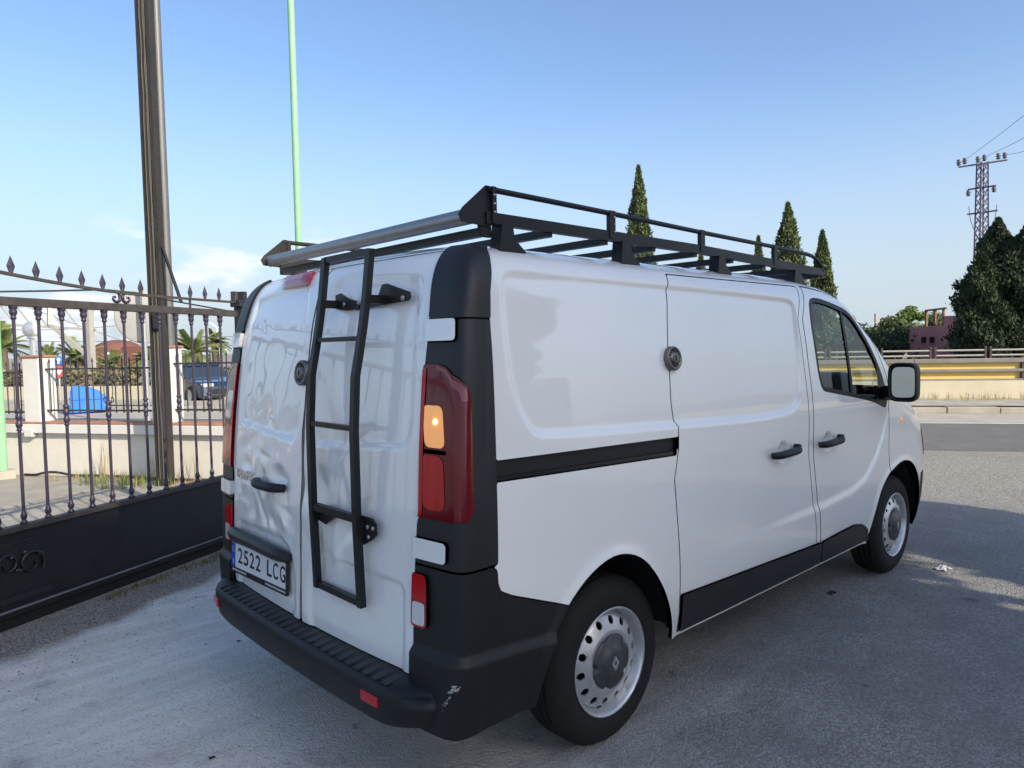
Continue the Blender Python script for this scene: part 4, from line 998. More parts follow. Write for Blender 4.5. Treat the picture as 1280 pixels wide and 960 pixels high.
for o_ in (-.028, .012, .022):
    r_ = random.Random(int(o_*1000)); cp = [pb+(pt_-pb)*q+u_*(o_+r_.uniform(-.006, .006))-v_*.082 for q in np.linspace(.02, 1, 30)]
    to_local(MB().tube(cp, .007, 6).build('cable', mat('pole_cable', (.09, .08, .065), .6), up_), up_)
def on_pole(zz): return pb+(pt_-pb)*((zz+.1)/(pt_[2]-pb[2]))
to_local(MB().box(on_pole(2.02)+u_*.035-v_*.11, (.09, .06, .20), (u_, v_, (0, 0, 1)), .01).build('junction_box', m_steelblack, up_), up_)
to_local(MB().bar(on_pole(2.95)+u_*.07, on_pole(2.22)+u_*.42-v_*.3, .028, .028).build('strut', m_steelblack, up_), up_)
gp = at_n(212, 420, 6.1); gp[2] = 0; tp = gp+np.array([0, 0, 9.5])
sp_ = empty('steel_pole', gp, 0, 'round grey galvanised steel pole behind the dark utility pole', 'pole')
to_local(MB().tube([gp, gp+(tp-gp)*.5, tp], [.075, .062, .050], 20).build('shaft', mat('galvanised_pole', (.13, .13, .128), .5, metal=.3, var=.15, vscale=5), sp_), sp_)
to_local(MB().lathe([(.12, 0), (.12, .02), (.08, .03)], gp, (0, 0, 1), 16).build('base_plate', MATS['galvanised_pole'], sp_), sp_)
m_green = mat('green_paint', (.24, .50, .27), .45, var=.12, vscale=9)
for (bx, tx, w, lab) in (((378, 440), (373.8, 0), 10.8, 'tall mint green painted pole rising behind the van roof'), ((4, 598), (-20, 0), None, 'green painted pole on a concrete block beside the cream wall')):
    b = at_ground(*bx) if w is None else at_depth(*bx, w); b[2] = 0; t = b+np.array([0, 0, 8.0])
    r0 = .052 if w else .060
    po = empty('green_pole', b, 0, lab, 'pole')
    to_local(MB().tube([b+np.array([0, 0, .0]), b+(t-b)*.5, t], [r0, r0*.97, r0*.9], 18).build('shaft', m_green, po), po)
    to_local(MB().box(b+np.array([0, 0, .05]), (.26, .26, .12), None, .01).build('concrete_base', m_conc, po), po)
# ================================================================== PLANTS
def leaves(name, cen, size, m, parent, rs, elong=1.6, up=0.0, out=None, kind=None):
    """one small four-cornered leaf clump per centre"""
    n = len(cen); d = rs.normal(size=(n, 3)); d[:, 2] += up
    if out is not None: d += out
    d /= np.linalg.norm(d, axis=1, keepdims=True); a = rs.normal(size=(n, 3)); e = np.cross(d, a); e /= np.linalg.norm(e, axis=1, keepdims=True)+1e-9
    s = (size*rs.uniform(.6, 1.35, n))[:, None]
    f3 = np.cross(d, e)*s*.18
    V = np.stack([cen-d*s*elong*.5, cen+e*s*.42+f3, cen+d*s*elong*.6, cen-e*s*.42+f3], 1).reshape(-1, 3)
    me = bpy.data.meshes.new(name); me.vertices.add(n*4); me.vertices.foreach_set('co', V.ravel()); me.loops.add(n*4); me.loops.foreach_set('vertex_index', np.arange(n*4))
    me.polygons.add(n); me.polygons.foreach_set('loop_start', np.arange(n)*4); me.polygons.foreach_set('loop_total', np.full(n, 4)); me.update(calc_edges=True); me.validate()
    me.materials.append(m); o = bpy.data.objects.new(name, me); link(o, parent); return tag(o, kind=kind)
m_cyp = mat('cypress_foliage', (.085, .110, .036), .7, island=.45, transl=.15)
m_con = mat('dark_conifer_foliage', (.034, .052, .020), .75, island=.5, transl=.12)
m_leaf = mat('light_green_foliage', (.16, .23, .065), .65, island=.4, transl=.3)
m_olive = mat('olive_foliage', (.11, .14, .05), .7, island=.4, transl=.25)
m_palm = mat('palm_frond', (.20, .24, .085), .6, island=.35, transl=.25)
m_bark = mat('bark', (.11, .085, .06), .9, var=.3, vscale=8, bump=.5, bscale=20)
def spindle(base, h, r, n, size, m, label, name='cypress_tree', group=None, seed=1, pw=.48, low=.12, cat='tree'):
    rs = np.random.RandomState(seed); root = empty(name, base, 0, label, cat, group)
    u = rs.uniform(0, 1, n)**.85; th = rs.uniform(0, 2*pi, n)
    prof = np.where(u < low, .55+.45*u/low, 1-((u-low)/(1-low))**(1/pw*1.15))**1.0
    prof = np.clip(prof, .02, 1)
    lump = 1+(.16 if m is m_cyp else .26)*np.sin(th*3+u*17+seed)+.12*np.sin(th*5-u*31+2*seed)+.08*rs.normal(size=n)
    rad = r*prof*np.sqrt(rs.uniform(.35, 1.05, n))*lump
    cen = np.stack([rad*np.cos(th), rad*np.sin(th), h*(.04+.96*u)], 1)
    out = np.stack([np.cos(th)*.5, np.sin(th)*.5, np.full(n, 1.6)], 1)
    leaves('crown', cen, size, m, root, rs, 2.0, 0, out)
    MB().tube([(0, 0, 0), (0, 0, h*.5), (0, 0, h*.85)], [r*.14, r*.08, .02], 8).build('trunk', m_bark, root)
    return root
def tree(base, h, r, n, size, m, label, seed=1, trunk=.35, name='broadleaf_tree', group=None, clumps=16, flat=1.0):
    rs = np.random.RandomState(seed); root = empty(name, base, 0, label, 'tree', group)
    tr = MB(); th = h*trunk; tr.tube([(0, 0, 0), (.03*r, .02*r, th*.6), (0, 0, th*1.3)], [.055*r+.03, .045*r+.02, .03*r], 9); 
    cs = []
    for k in range(clumps):
        d = rs.normal(size=3); d /= np.linalg.norm(d); q = rs.uniform(.35, .80); c = np.array([d[0]*r*q, d[1]*r*q, th+(h-th)*.5+d[2]*(h-th)*.5*q*flat]); cs.append((c, r*rs.uniform(.26, .46)))
        tr.tube([(0, 0, th*rs.uniform(.6, 1.1)), c*np.array([.5, .5, .75]), c], [.03*r, .018*r, .006*r], 5)
    tr.build('trunk', m_bark, root)
    C_ = []
    for c, cr_ in cs:
        k = int(n/clumps); d = rs.normal(size=(k, 3)); d /= np.linalg.norm(d, axis=1, keepdims=True); C_.append(c+d*(cr_*rs.uniform(.25, 1.1, k)**.6)[:, None]*np.array([1, 1, .8]))
    leaves('crown', np.concatenate(C_), size, m, root, rs, 1.7, .1); return root
def palm(base, h, r, label, seed, m=m_palm, group=None):
    rs = np.random.RandomState(seed); root = empty('palm_tree', base, 0, label, 'palm', group)
    MB().tube([(0, 0, 0), (.05, 0, h*.5), (0, 0, h)], [.22, .17, .19], 10).build('trunk', m_bark, root); fr = MB()
    for k in range(34):
        az = rs.uniform(0, 2*pi); el = rs.uniform(-.3, 1.35); L = r*rs.uniform(.8, 1.1); pts = []
        for t in np.linspace(0, 1, 9):
            drop = -.75*L*t**2*(1.1-el*.35); pts.append(np.array([cos(az)*cos(el)*L*t, sin(az)*cos(el)*L*t, h+sin(el)*L*t+drop*.55]))
        side = np.array([-sin(az), cos(az), 0])
        for i in range(8):
            a, b = pts[i], pts[i+1]
            for q in (0, .33, .66):
                p = a+(b-a)*q; w = .36*r*.55*(1-abs(i/8+q/8-.4)*.9); t_ = (b-a)/np.linalg.norm(b-a)
                for sg in (1, -1):
                    e = p+side*sg*w+t_*w*.6+np.array([0, 0, -.25*w]); fr.add([p-t_*.025, p+t_*.05, e], [(0, 1, 2)])
        fr.tube(pts, [.025]*9, 4, False)
    fr.build('fronds', m, root, recalc=False); return root
def grass(name, pts, hmin, hmax, m, seed, label, cat='grass', spread=.5):
    rs = np.random.RandomState(seed); b = MB()
    for p in pts:
        for k in range(rs.randint(3, 7)):
            h = rs.uniform(hmin, hmax); az = rs.uniform(0, 2*pi); w = .004+.004*h; q = V3(p)+np.array([rs.normal()*.02, rs.normal()*.02, 0]); ln = np.array([cos(az), sin(az), 0])*h*rs.uniform(.1, spread); s = np.array([-sin(az), cos(az), 0])*w
            b.add([q-s, q+s, q+ln*.4+s*.7+np.array([0, 0, h*.6]), q+ln*.4-s*.7+np.array([0, 0, h*.6]), q+ln+np.array([0, 0, h])], [(0, 1, 2, 3), (3, 2, 4)])
    return b.build(name, m, None, label, cat, None, 'stuff', recalc=False)
m_dry = mat('dry_grass', (.34, .27, .13), .9, island=.4, transl=.3); m_gg = mat('green_weed', (.15, .19, .06), .8, island=.4, transl=.3)
rs = np.random.RandomState(21)
grass('dry_grass', [wl_(rs.uniform(.9, 4.0), .10+abs(rs.normal())*.22, 0) for _ in range(80)], .04, .16, m_dry, 3, 'dry yellow grass along the foot of the cream wall')
grass('green_weeds', [wl_(rs.normal(2.15, .30), .35+abs(rs.normal())*.25, 0) for _ in range(34)], .08, .24, m_gg, 4, 'green weeds growing beside the utility pole', 'weeds', .35)
grass('dry_stalks', [wl_(s_+rs.normal()*.05, .12, 0) for s_ in (1.58, 2.25, 2.9) for _ in range(2)], .30, .52, m_dry, 6, 'tall dry stalks standing against the cream wall', 'weeds', .3)
grass('gate_grass', [gt(rs.uniform(-1.2, 2.0), -.10-abs(rs.normal())*.45, 0) for _ in range(55)], .05, .20, m_dry, 5, 'thin dry grass growing just behind the gate', 'grass', .6)
grass('track_moss', [gt(rs.uniform(.6, 2.0), .10+abs(rs.normal())*.04, 0) for _ in range(110)], .01, .035, mat('dull_moss', (.14, .13, .06), .95, island=.4), 8, 'low moss and dead weeds along the gate track', 'weeds')
grass('kerb_weeds', [rd(17.25-abs(rs.normal())*.18, rs.uniform(-9, 12), .15) for _ in range(420)], .05, .24, m_dry, 9, 'dry weeds along the foot of the far roadside wall', 'weeds')
# loose stones in the dirt before the gate
st = MB(); rs = np.random.RandomState(31)
for _ in range(1500):
    s_ = rs.uniform(-2.4, 2.6); o_ = .10+abs(rs.normal())*.42
    if o_ > 2.2: continue
    c = gt(s_, o_, 0); r0 = .0025+.005*rs.uniform()**3; p = []
    for k in range(5): a = 2*pi*k/5+rs.uniform(0, .6); p.append(c+np.array([cos(a)*r0*rs.uniform(.7, 1.3), sin(a)*r0*rs.uniform(.7, 1.3), 0]))
    p.append(c+np.array([0, 0, r0*1.0])); st.add(p, [(k, (k+1) % 5, 5) for k in range(5)])
st.build('gravel', mat('gravel_stone', (.19, .185, .175), .9, island=.55), None, 'loose small gravel in the dirt before the gate', 'gravel', None, 'stuff', recalc=False)
for px_, py_, lab in ((1178, 712, 'crumpled scrap of pale litter on the ground by the front wheel'), (1040, 742, 'flattened dark leaf on the asphalt beside the van'), (298, 802, 'small dark pebble on the pale concrete behind the bumper'), (265, 948, 'dark leaf scrap lying on the concrete before the van')):
    c = at_ground(px_, py_); q = MB(); rs = np.random.RandomState(px_); s_ = .055 if px_ == 1178 else .03 if px_ in (1040,) else .012; N_ = 7; g_ = []
    for i in range(N_):
        for j in range(N_): g_.append(c+np.array([(i/(N_-1)-.5)*2*s_+rs.normal()*s_*.12, (j/(N_-1)-.5)*s_*1.4+rs.normal()*s_*.12, .003+abs(rs.normal())*s_*.20]))
    q.add(g_, [(i*N_+j, i*N_+j+1, (i+1)*N_+j+1, (i+1)*N_+j) for i in range(N_-1) for j in range(N_-1)])
    nm = {1178: 'paper_scrap', 1040: 'leaf_scrap', 298: 'pebble', 265: 'leaf_scrap'}[px_]
    q.build(nm, mat('litter', (.45, .46, .48), .7) if px_ == 1178 else mat('dead_leaf', (.03, .027, .024), .9), None, lab, 'litter' if px_ == 1178 else 'debris')

# ================================================================== FAR LEFT BACKGROUND
fw_ = empty('roadside_wall', rd(17.5, 0), 0, 'long cream roadside wall across the road', 'wall')
m_cream = mat('roadside_cream', (.52, .465, .34), .9, var=.16, vscale=1.2, bump=.2, bscale=20)  # cream is the roadside wall's own colour
for k in range(26):
    t = -62+k*4.0; to_local(MB().box(rd(17.6, t+2, .30), (.28, 3.985, .45+.12), (NR, DR, (0, 0, 1))).build('wall_panel', m_cream, fw_), fw_)
lamp = at_n(40, 430, 8.6); lamp[2] = 0
lo = empty('globe_lamp', lamp, 0, 'white globe lamp on a slim white post behind the wall pillar', 'lamp')
to_local(MB().tube([lamp, lamp+np.array([0, 0, 1.95])], .045, 12).build('post', mat('white_post', (.72, .71, .68), .5), lo), lo)
gz = at_n(40, 412, 8.6)[2]
to_local(MB().lathe([(.075, -.175), (.085, -.165), (.085, -.145), (.06, -.14)], lamp+np.array([0, 0, gz]), (0, 0, 1), 16).build('collar', MATS['white_post'], lo), lo)
to_local(MB().lathe([(.15*sin(a), -.15*cos(a)) for a in np.linspace(.35, pi, 16)], lamp+np.array([0, 0, gz]), (0, 0, 1), 24).build('globe', mat('opal_globe', (.80, .78, .72), .35), lo), lo)
# round sign seen from behind
sg = at_n(180, 396, 9.0); so = empty('road_sign', (sg[0], sg[1], 0), 0, 'round road sign seen from behind on a grey post', 'sign')
m_sgrey = mat('sign_back', (.28, .275, .26), .6, var=.06, vscale=6); sn = -NR
to_local(MB().lathe([(0, 0), (.48, 0), (.50, -.006), (.50, -.02), (0, -.02)], sg, DR*.62-NR*.42-np.array([.1, .35, 0]), 40).build('disc', m_sgrey, so), so)
to_local(MB().box(sg+(CAM-sg)/np.linalg.norm(CAM-sg)*.12+DR*(-.10), (.12, .04, .92), (DR, NR, (0, 0, 1)), .01).build('mounting_rail', mat('rail_grey', (.20, .21, .22), .5, metal=.4), so), so)
to_local(MB().tube([(sg[0]-NR[0]*.03, sg[1]-NR[1]*.03, 0), (sg[0]-NR[0]*.03, sg[1]-NR[1]*.03, sg[2]+.1)], .055, 12).build('post', mat('zinc_post', (.36, .37, .38), .5, metal=.3), so), so)
# traffic signs across the road
ts = at_n(73, 451, 17.0); to_ = empty('traffic_signs', (ts[0], ts[1], 0), 0, 'blue arrow sign over a red give-way triangle on one post', 'sign')
face = CAM-ts; face[2] = 0; face /= np.linalg.norm(face); fu = np.cross([0, 0, 1.0], face)
to_local(MB().tube([(ts[0], ts[1], 0), (ts[0], ts[1], ts[2]+.15)], .03, 8).build('post', MATS['zinc_post'], to_), to_)
d_ = to_local(MB().lathe([(0, .03), (.165, .03), (.165, .02), (0, .02)], ts, face, 28).build('blue_disc', mat('sign_blue', (.03, .16, .55), .4), to_), to_)
MB().prism([(-.02, -.10), (.02, -.10), (.02, .02), (.06, .02), (0, .10), (-.06, .02), (-.02, .02)], ts+face*.033, fu, (0, 0, 1), .004).build('arrow', mat('sign_white', (.75, .75, .75), .4), d_)
t3 = ts+np.array([0, 0, -.37]); tri = lambda s: [(-.20*s, .17*s), (.20*s, .17*s), (0, -.19*s)]
y_ = to_local(MB().prism(tri(1.15), t3+face*.03, fu, (0, 0, 1), .006).build('red_triangle', mat('sign_red', (.48, .03, .03), .4), to_), to_)
MB().prism(tri(.62), t3+face*.039+np.array([0, 0, .012]), fu, (0, 0, 1), .004).build('white_triangle', MATS['sign_white'], y_)
# railway gantry
m_gan = mat('gantry_steel', (.42, .40, .36), .6, metal=.3, var=.1, vscale=3)
gb_ = at_n(113, 440, 24.0); wq = (gb_-CAM)@FW; gan = empty('railway_gantry', (gb_[0], gb_[1], 0), 0, 'grey steel railway gantry with truss arm and diagonal strut', 'gantry')
gtop = at_depth(110, 383, wq); gtop2 = at_depth(110, 410, wq)
to_local(MB().box((gb_[0], gb_[1], gtop[2]/2+.1), (.28, .28, gtop[2]+.2), (DR, NR, (0, 0, 1))).build('column', m_gan, gan), gan)
for (pa, pbb, w2) in (((-60, 378), (118, 387), .10), ((-60, 402), (118, 412), .10), ((62, 405), (113, 447), .16)):
    to_local(MB().bar(at_depth(*pa, wq), at_depth(*pbb, wq), w2, w2).build('truss_chord' if w2 < .15 else 'diagonal_strut', m_gan, gan), gan)
for k in range(9):
    xa = -60+k*20; to_local(MB().bar(at_depth(xa, 378+k*1.05, wq), at_depth(xa+20, 403.5+k*1.1, wq), .05, .05).build('truss_web', m_gan, gan), gan)
to_local(MB().bar(at_depth(63, 384, wq), at_depth(63, 406, wq), .22, .22).build('hanger', m_gan, gan), gan)
for k, (a, b, c, d2) in enumerate(((-40, 410, 178, 404), (-40, 425, 330, 418), (0, 372, 150, 425))):
    P_ = [at_depth(a+(c-a)*u, b+(d2-b)*u+5*sin(u*pi)*(k < 2), wq+3) for u in np.linspace(0, 1, 14)]
    tag(MB().tube(P_, .014, 5).build('catenary_wire', mat('wire_grey', (.16, .16, .17), .5)), ('upper railway wire running level past the gantry', 'lower railway wire running level past the gantry', 'railway wire slanting down from the gantry truss')[k], 'wire', 'railway wires')
# blue container beside the road
bc = at_n(110, 505, 14.6); bc[2] = 0; bo = empty('recycling_container', bc, 0, 'bright blue container with sloping lid seen through the fence', 'container')
m_bl = mat('blue_plastic', (.025, .17, .62), .45, var=.08, vscale=4); dv = u_
fu2 = np.cross([0, 0, 1.0], (CAM-bc)/np.linalg.norm(CAM-bc)); fu2 /= np.linalg.norm(fu2)
cp = [(-.44, .05), (.46, .05), (.46, .42), (.30, .60), (.10, .70), (-.22, .775), (-.33, .775), (-.42, .64)]
to_local(MB().prism(cp, bc-np.cross(fu2, [0, 0, 1.0])*.0, fu2, (0, 0, 1), .7).build('body', m_bl, bo), bo)
to_local(MB().prism([(-.45, .40), (.47, .40), (.47, .44), (-.45, .44)], bc+np.cross(fu2, [0, 0, 1.0])*.01, fu2, (0, 0, 1), .72).build('rim', m_bl, bo), bo)
# parked car
def car(base, hd, label):
    hd = V3(hd)/np.linalg.norm(hd); lt = np.cross([0, 0, 1.0], hd); root = empty('parked_car', base, 0, label, 'car'); base = V3(base)
    m_b = mat('dark_blue_car_paint', (.008, .022, .055), .25, coat=1.0); m_g = mat('dark_car_glass', (.02, .03, .035), .05, coat=1.0)
    low = [(-2.0, .22), (-2.05, .45), (-1.98, .80), (-1.8, .86), (1.0, .84), (1.75, .72), (2.02, .58), (2.05, .30), (1.95, .22)]
    def loft(prof, wf, name, m, par):
        b = MB(); n = len(prof); ws = (-1, -.96, -.80, .80, .96, 1); P = []
        for w in ws:
            k = 1.0 if abs(w) < .9 else (.985 if abs(w) < .99 else .95); cz = np.mean([p[1] for p in prof])
            for x, z in prof: P.append(base+hd*x*k+lt*w*wf(x, z)+np.array([0, 0, cz+(z-cz)*k]))
        fs = [(i*n+j, i*n+(j+1) % n, (i+1)*n+(j+1) % n, (i+1)*n+j) for i in range(len(ws)-1) for j in range(n)]+[tuple(range(n)), tuple(range((len(ws)-1)*n, len(ws)*n))]
        return to_local(b.add(P, fs, False).build(name, m, par), root)
    loft(low, lambda x, z: .84-.10*max(0, abs(x)-1.5), 'body', m_b, root)
    loft([(-1.75, .84), (-1.30, 1.16), (-.9, 1.24), (.10, 1.24), (.95, .84)], lambda x, z: .80-.38*(z-.84), 'greenhouse', m_g, root)
    loft([(-1.22, 1.215), (-.9, 1.265), (.10, 1.265), (.22, 1.21)], lambda x, z: .66, 'roof', m_b, root)
    for x in (-1.28, 1.30):
        for s in (1, -1):
            w = empty('wheel', (0, 0, 0)); w.parent = root; c = hd*x+lt*s*.80+np.array([0, 0, .30])
            MB().lathe([(.19, -.08), (.28, -.09), (.30, -.05), (.30, .05), (.28, .09), (.19, .08)], c, lt, 24).build('tyre', m_rubber, w)
            MB().lathe([(.0, s*.06), (.05, s*.075), (.17, s*.055), (.195, s*.08)], c, lt, 20).build('rim', m_rim, w)
    for s in (1, -1):
        to_local(MB().box(base+hd*1.90+lt*s*.58+np.array([0, 0, .62]), (.22, .36, .13), (hd, lt, (0, 0, 1)), .04).build('headlight', m_clearlens, root), root)
        to_local(MB().box(base+hd*.70+lt*s*.90+np.array([0, 0, .90]), (.10, .14, .10), (hd, lt, (0, 0, 1)), .03).build('door_mirror', m_b, root), root)
    to_local(MB().box(base+hd*2.045+np.array([0, 0, .42]), (.02, 1.1, .16), (hd, lt, (0, 0, 1))).build('grille', m_black, root), root)
    return root
cc = at_depth(247, 470, 24.3); cc[2] = .0
car(cc, DR*.88-NR*.47, 'dark blue parked car seen through the iron fence')
# hedge band, dome building, palms
rs = np.random.RandomState(5); n = 22000
ct = np.stack([rs.uniform(20.0, 21.6, n), rs.uniform(-70, -13.5, n), rs.uniform(0, 1.15, n)], 1); cen = ct[:, :1]*NR+ct[:, 1:2]*DR; cen[:, 2] = ct[:, 2]*(1+.08*np.sin(ct[:, 1]*1.3))
tag(leaves('hedge', cen, .13, mat('dry_hedge', (.15, .13, .07), .85, island=.4), None, rs, 1.4), 'low dry olive hedge behind the cream roadside wall', 'hedge', kind='stuff')
dm = at_depth(145, 446, 62); dm[2] = 0; dv_ = RT-np.array([0, 0, RT[2]]); dd = np.cross([0, 0, 1.0], dv_)
do = empty('dome_building', dm, 0, 'terracotta building with a low red dome beyond the palms', 'building')
m_tc = mat('terracotta_wall', (.15, .062, .046), .85, var=.12, vscale=.6)
to_local(MB().box(dm+dd*2.0+np.array([0, 0, 1.0]), (4.2, 4.0, 2.0), (dv_, dd, (0, 0, 1))).build('wall', m_tc, do), do)
to_local(MB().lathe([(2.0, 1.95), (1.95, 2.2), (1.65, 2.55), (1.1, 2.82), (.4, 2.96), (0, 2.98)], dm+dd*2.0-dv_*.9, (0, 0, 1), 28).build('dome', m_tc, do), do)
to_local(MB().box(dm+dd*2.0+dv_*1.7+np.array([0, 0, 2.1]), (2.6, 3.4, .5), (dv_, dd, (0, 0, 1))).build('wing', m_tc, do), do)
to_local(MB().box(dm-dd*.03-dv_*.55+np.array([0, 0, 1.78]), (.55, .06, .22), (dv_, dd, (0, 0, 1))).build('window', MATS['sign_white'], do), do)
for px_, top, w, r, lab, sd_ in ((2, 428, 30, 1.5, 'feathery palm at the end of the roadside hedge', 1), (60, 446, 40, 1.3, 'small palm beside the blue traffic sign', 2), (97, 444, 36, 1.7, 'wide low palm behind the gantry strut', 3), (140, 452, 40, 1.3, 'small palm in front of the dome building', 7), (186, 446, 34, .9, 'low palm between the dome and the white pillar', 8), (243, 434, 34, 1.7, 'bushy palm above the parked blue car', 4), (268, 424, 36, .9, 'thin palm beside the gate post', 5)):
    b = at_depth(px_, top, w); zt_ = b[2]; b = np.array([b[0], b[1], 0]); palm(b, max(.8, zt_-.15*r), r, lab, sd_, group='palms across the road')
lp = at_depth(272, 440, 38); lpz = at_depth(272, 409, 38)[2]; lp[2] = 0
lo2 = empty('street_lamp', lp, 0, 'thin pale street lamp beside the far palm', 'lamp post')
to_local(MB().tube([lp, lp+np.array([0, 0, lpz])], .05, 8).build('post', MATS['white_post'], lo2), lo2); to_local(MB().bar(lp+np.array([0, 0, lpz]), lp-dv_*.35+np.array([0, 0, lpz+.25]), .10, .05).build('arm', MATS['white_post'], lo2), lo2)

rs = np.random.RandomState(77); n = 16000; px_ = rs.uniform(300, 1075, n); dep = rs.uniform(70, 82, n)
cen = CAM[None, :]+np.stack([ray(p, 440) for p in px_])*dep[:, None]; cen[:, 2] = rs.uniform(0, 1, n)**.8*(3.6+1.1*np.sin(px_*.021)+.7*np.sin(px_*.067)+.4*np.sin(px_*.19))
tag(leaves('treeline', cen, .42, m_olive, None, rs, 1.4), 'distant low line of trees beyond the road, behind the van', 'trees', kind='stuff')

# ================================================================== FAR RIGHT BACKGROUND
m_beam = mat('weathered_guard_beam', (.21, .19, .17), .6, metal=.2, var=.2, vscale=2); m_yel = mat('yellow_board', (.72, .52, .15), .6, var=.08, vscale=1.5); m_post = mat('rust_post', (.08, .055, .05), .8, var=.3, vscale=8)
br = empty('guard_barrier', rd(17.6, 0), 0, 'roadside barrier with grey rails and yellow boards above the cream wall', 'barrier')
LB = lambda o: to_local(o, br)
tp0 = at_n(1141, 460, 17.6)@DR; tp1 = at_n(1278, 460, 17.6)@DR; dT = tp1-tp0
for k in range(-4, 6):
    ta = tp0+dT*k
    LB(MB().box(rd(17.58, ta, .86), (.10, .06, .62), (NR, DR, (0, 0, 1))).build('post', m_post, br))
    for z, h, dn in ((.572, .115, -.02), (.837, .075, -.03), (1.08, .11, -.03)):
        LB(MB().box(rd(17.56+dn, ta+dT/2, z), (.06, dT-.01, h), (NR, DR, (0, 0, 1)), .012).build('rail', m_beam, br))
    for z, h in ((.713, .15), (.948, .135)):
        LB(MB().box(rd(17.62, ta+dT/2, z), (.025, dT-.09, h+.02), (NR, DR, (0, 0, 1))).build('yellow_board', m_yel, br))
rl = empty('handrail', rd(19.6, 0), 0, 'thin double handrail on short posts behind the guard barrier', 'railing')
tq0 = at_n(1166, 440, 19.6)@DR; tq1 = at_n(1235, 440, 19.6)@DR; dQ = tq1-tq0
zq1, zq2 = at_n(1235, 437.5, 19.6)[2], at_n(1235, 444, 19.6)[2]
for k in range(-6, 10):
    t = tq0+dQ*k
    for s in (-.05, .05): to_local(MB().box(rd(19.6, t+s*1.2, .70), (.07, .045, 1.42), (NR, DR, (0, 0, 1))).build('post', m_post, rl), rl)
    for z in (zq1, zq2): to_local(MB().tube([rd(19.6, t+.06, z), rd(19.6, t+dQ-.06, z)], .03, 8).build('rail', mat('pale_rail', (.34, .31, .27), .5), rl), rl)
# pink building
pbA, pbB = at_depth(1136, 440, 37), at_depth(1206, 440, 34); pbA[2] = pbB[2] = 0; e1 = pbB-pbA; W_ = np.linalg.norm(e1); e1 /= W_; e2 = np.cross([0, 0, 1.0], e1)
if e2@(pbA-CAM) < 0: e2 = -e2
ztop = at_depth(1160, 408, 36)[2]
pk = empty('pink_building', pbA, 0, 'small dusty pink building with two square windows and a roof frame', 'building'); m_pk = mat('pink_render', (.50, .215, .195), .85, var=.12, vscale=1.0)
LP = lambda o: to_local(o, pk)
LP(MB().box(pbA+e1*W_/2+e2*2+np.array([0, 0, ztop/2]), (W_, 4.0, ztop), (e1, e2, (0, 0, 1))).build('wall', m_pk, pk))
zt2 = at_depth(1185, 395, 35)[2]
LP(MB().box(pbA+e1*(W_*.80)+e2*2+np.array([0, 0, zt2/2]), (W_*.38, 3.8, zt2), (e1, e2, (0, 0, 1))).build('wing', m_pk, pk))
for px_ in (1155, 1165.5):
    q = at_depth(px_, 425, 36.2); r = ray(px_, 425); tt = ((pbA-CAM)@e2)/(r@e2); q = CAM+r*tt
    wo = LP(MB().box(q-e2*.01, (.24, .08, .30), (e1, e2, (0, 0, 1))).build('window', m_dark, pk)); MB().box(q-e2*.02+np.array([0, 0, -.17]), (.30, .12, .04), (e1, e2, (0, 0, 1))).build('sill', m_pk, wo)
zf = at_depth(1160, 388, 36)[2]
for a in (.24, .40, .55): LP(MB().box(pbA+e1*W_*a+e2*.3+np.array([0, 0, (ztop+zf)/2]), (.09, .09, zf-ztop), (e1, e2, (0, 0, 1))).build('roof_post', mat('rusty_wood', (.22, .11, .06), .8), pk))
LP(MB().bar(pbA+e1*W_*.22+e2*.3+np.array([0, 0, zf]), pbA+e1*W_*.6+e2*.3+np.array([0, 0, zf+.06]), .09, .09).build('roof_beam', MATS['rusty_wood'], pk))
def ground_below(px_, py_, w):
    b = at_depth(px_, py_, w); return np.array([b[0], b[1], 0]), b[2]
for px_, top, w, r, lab, sd_, g_ in ((798, 208, 42, .92, 'tallest slim cypress rising behind the roof rack', 1, 0), (985, 254, 45, 1.22, 'broad cypress with wide middle behind the front of the rack', 2, 0), (1028, 289, 45, .80, 'short cypress beside the cab roof', 3, 0), (948, 296, 50, .62, 'thin pointed cypress between two larger ones', 4, 0), (876, 318, 50, .70, 'small cypress mostly hidden behind the rack bars', 5, 0)):
    b, z = ground_below(px_, top, w); spindle(b, z, r, 9000, .13, m_cyp, lab, group='cypresses beyond the road', seed=sd_)
for px_, top, w, r, lab, sd_ in ((1229, 318, 30, .92, 'dark conifer with a lower pointed top next to the pink building', 11), (1248, 274, 31, 1.45, 'tallest dark conifer in front of the pylon', 12), (1284, 282, 30, 1.5, 'dark conifer right of the pylon', 13), (1330, 270, 31, 1.6, 'dark conifer furthest along the handrail', 14)):
    b, z = ground_below(px_, top, w); spindle(b, z, r, 22000, .10, m_con, lab, 'conifer_tree', 'dark conifers behind the barrier', sd_, .52, .22)
for px_, top, w, r, m_, lab, sd_, n_ in ((1138, 368, 42, 1.0, m_leaf, 'light green slender tree beside the pink building', 21, 3600), (1108, 398, 38, 1.5, m_olive, 'bushy green tree behind the van cab', 22, 4200), (1124, 392, 40, 1.3, m_leaf, 'pale leafy bush next to the pink building wall', 25, 3600), (1085, 404, 42, 1.6, m_olive, 'round bush half hidden by the van windscreen', 23, 3600), (1176, 384, 43, 1.2, m_olive, 'green creeper tree hanging over the pink building roof', 24, 3600)):
    b, z = ground_below(px_, top, w); tree(b, z, r, n_*2, .10, m_, lab, sd_, .12, 'leafy_tree', 'leafy trees by the pink building', 22)
rs = np.random.RandomState(9); n = 9000; cs_, ct_ = [], []
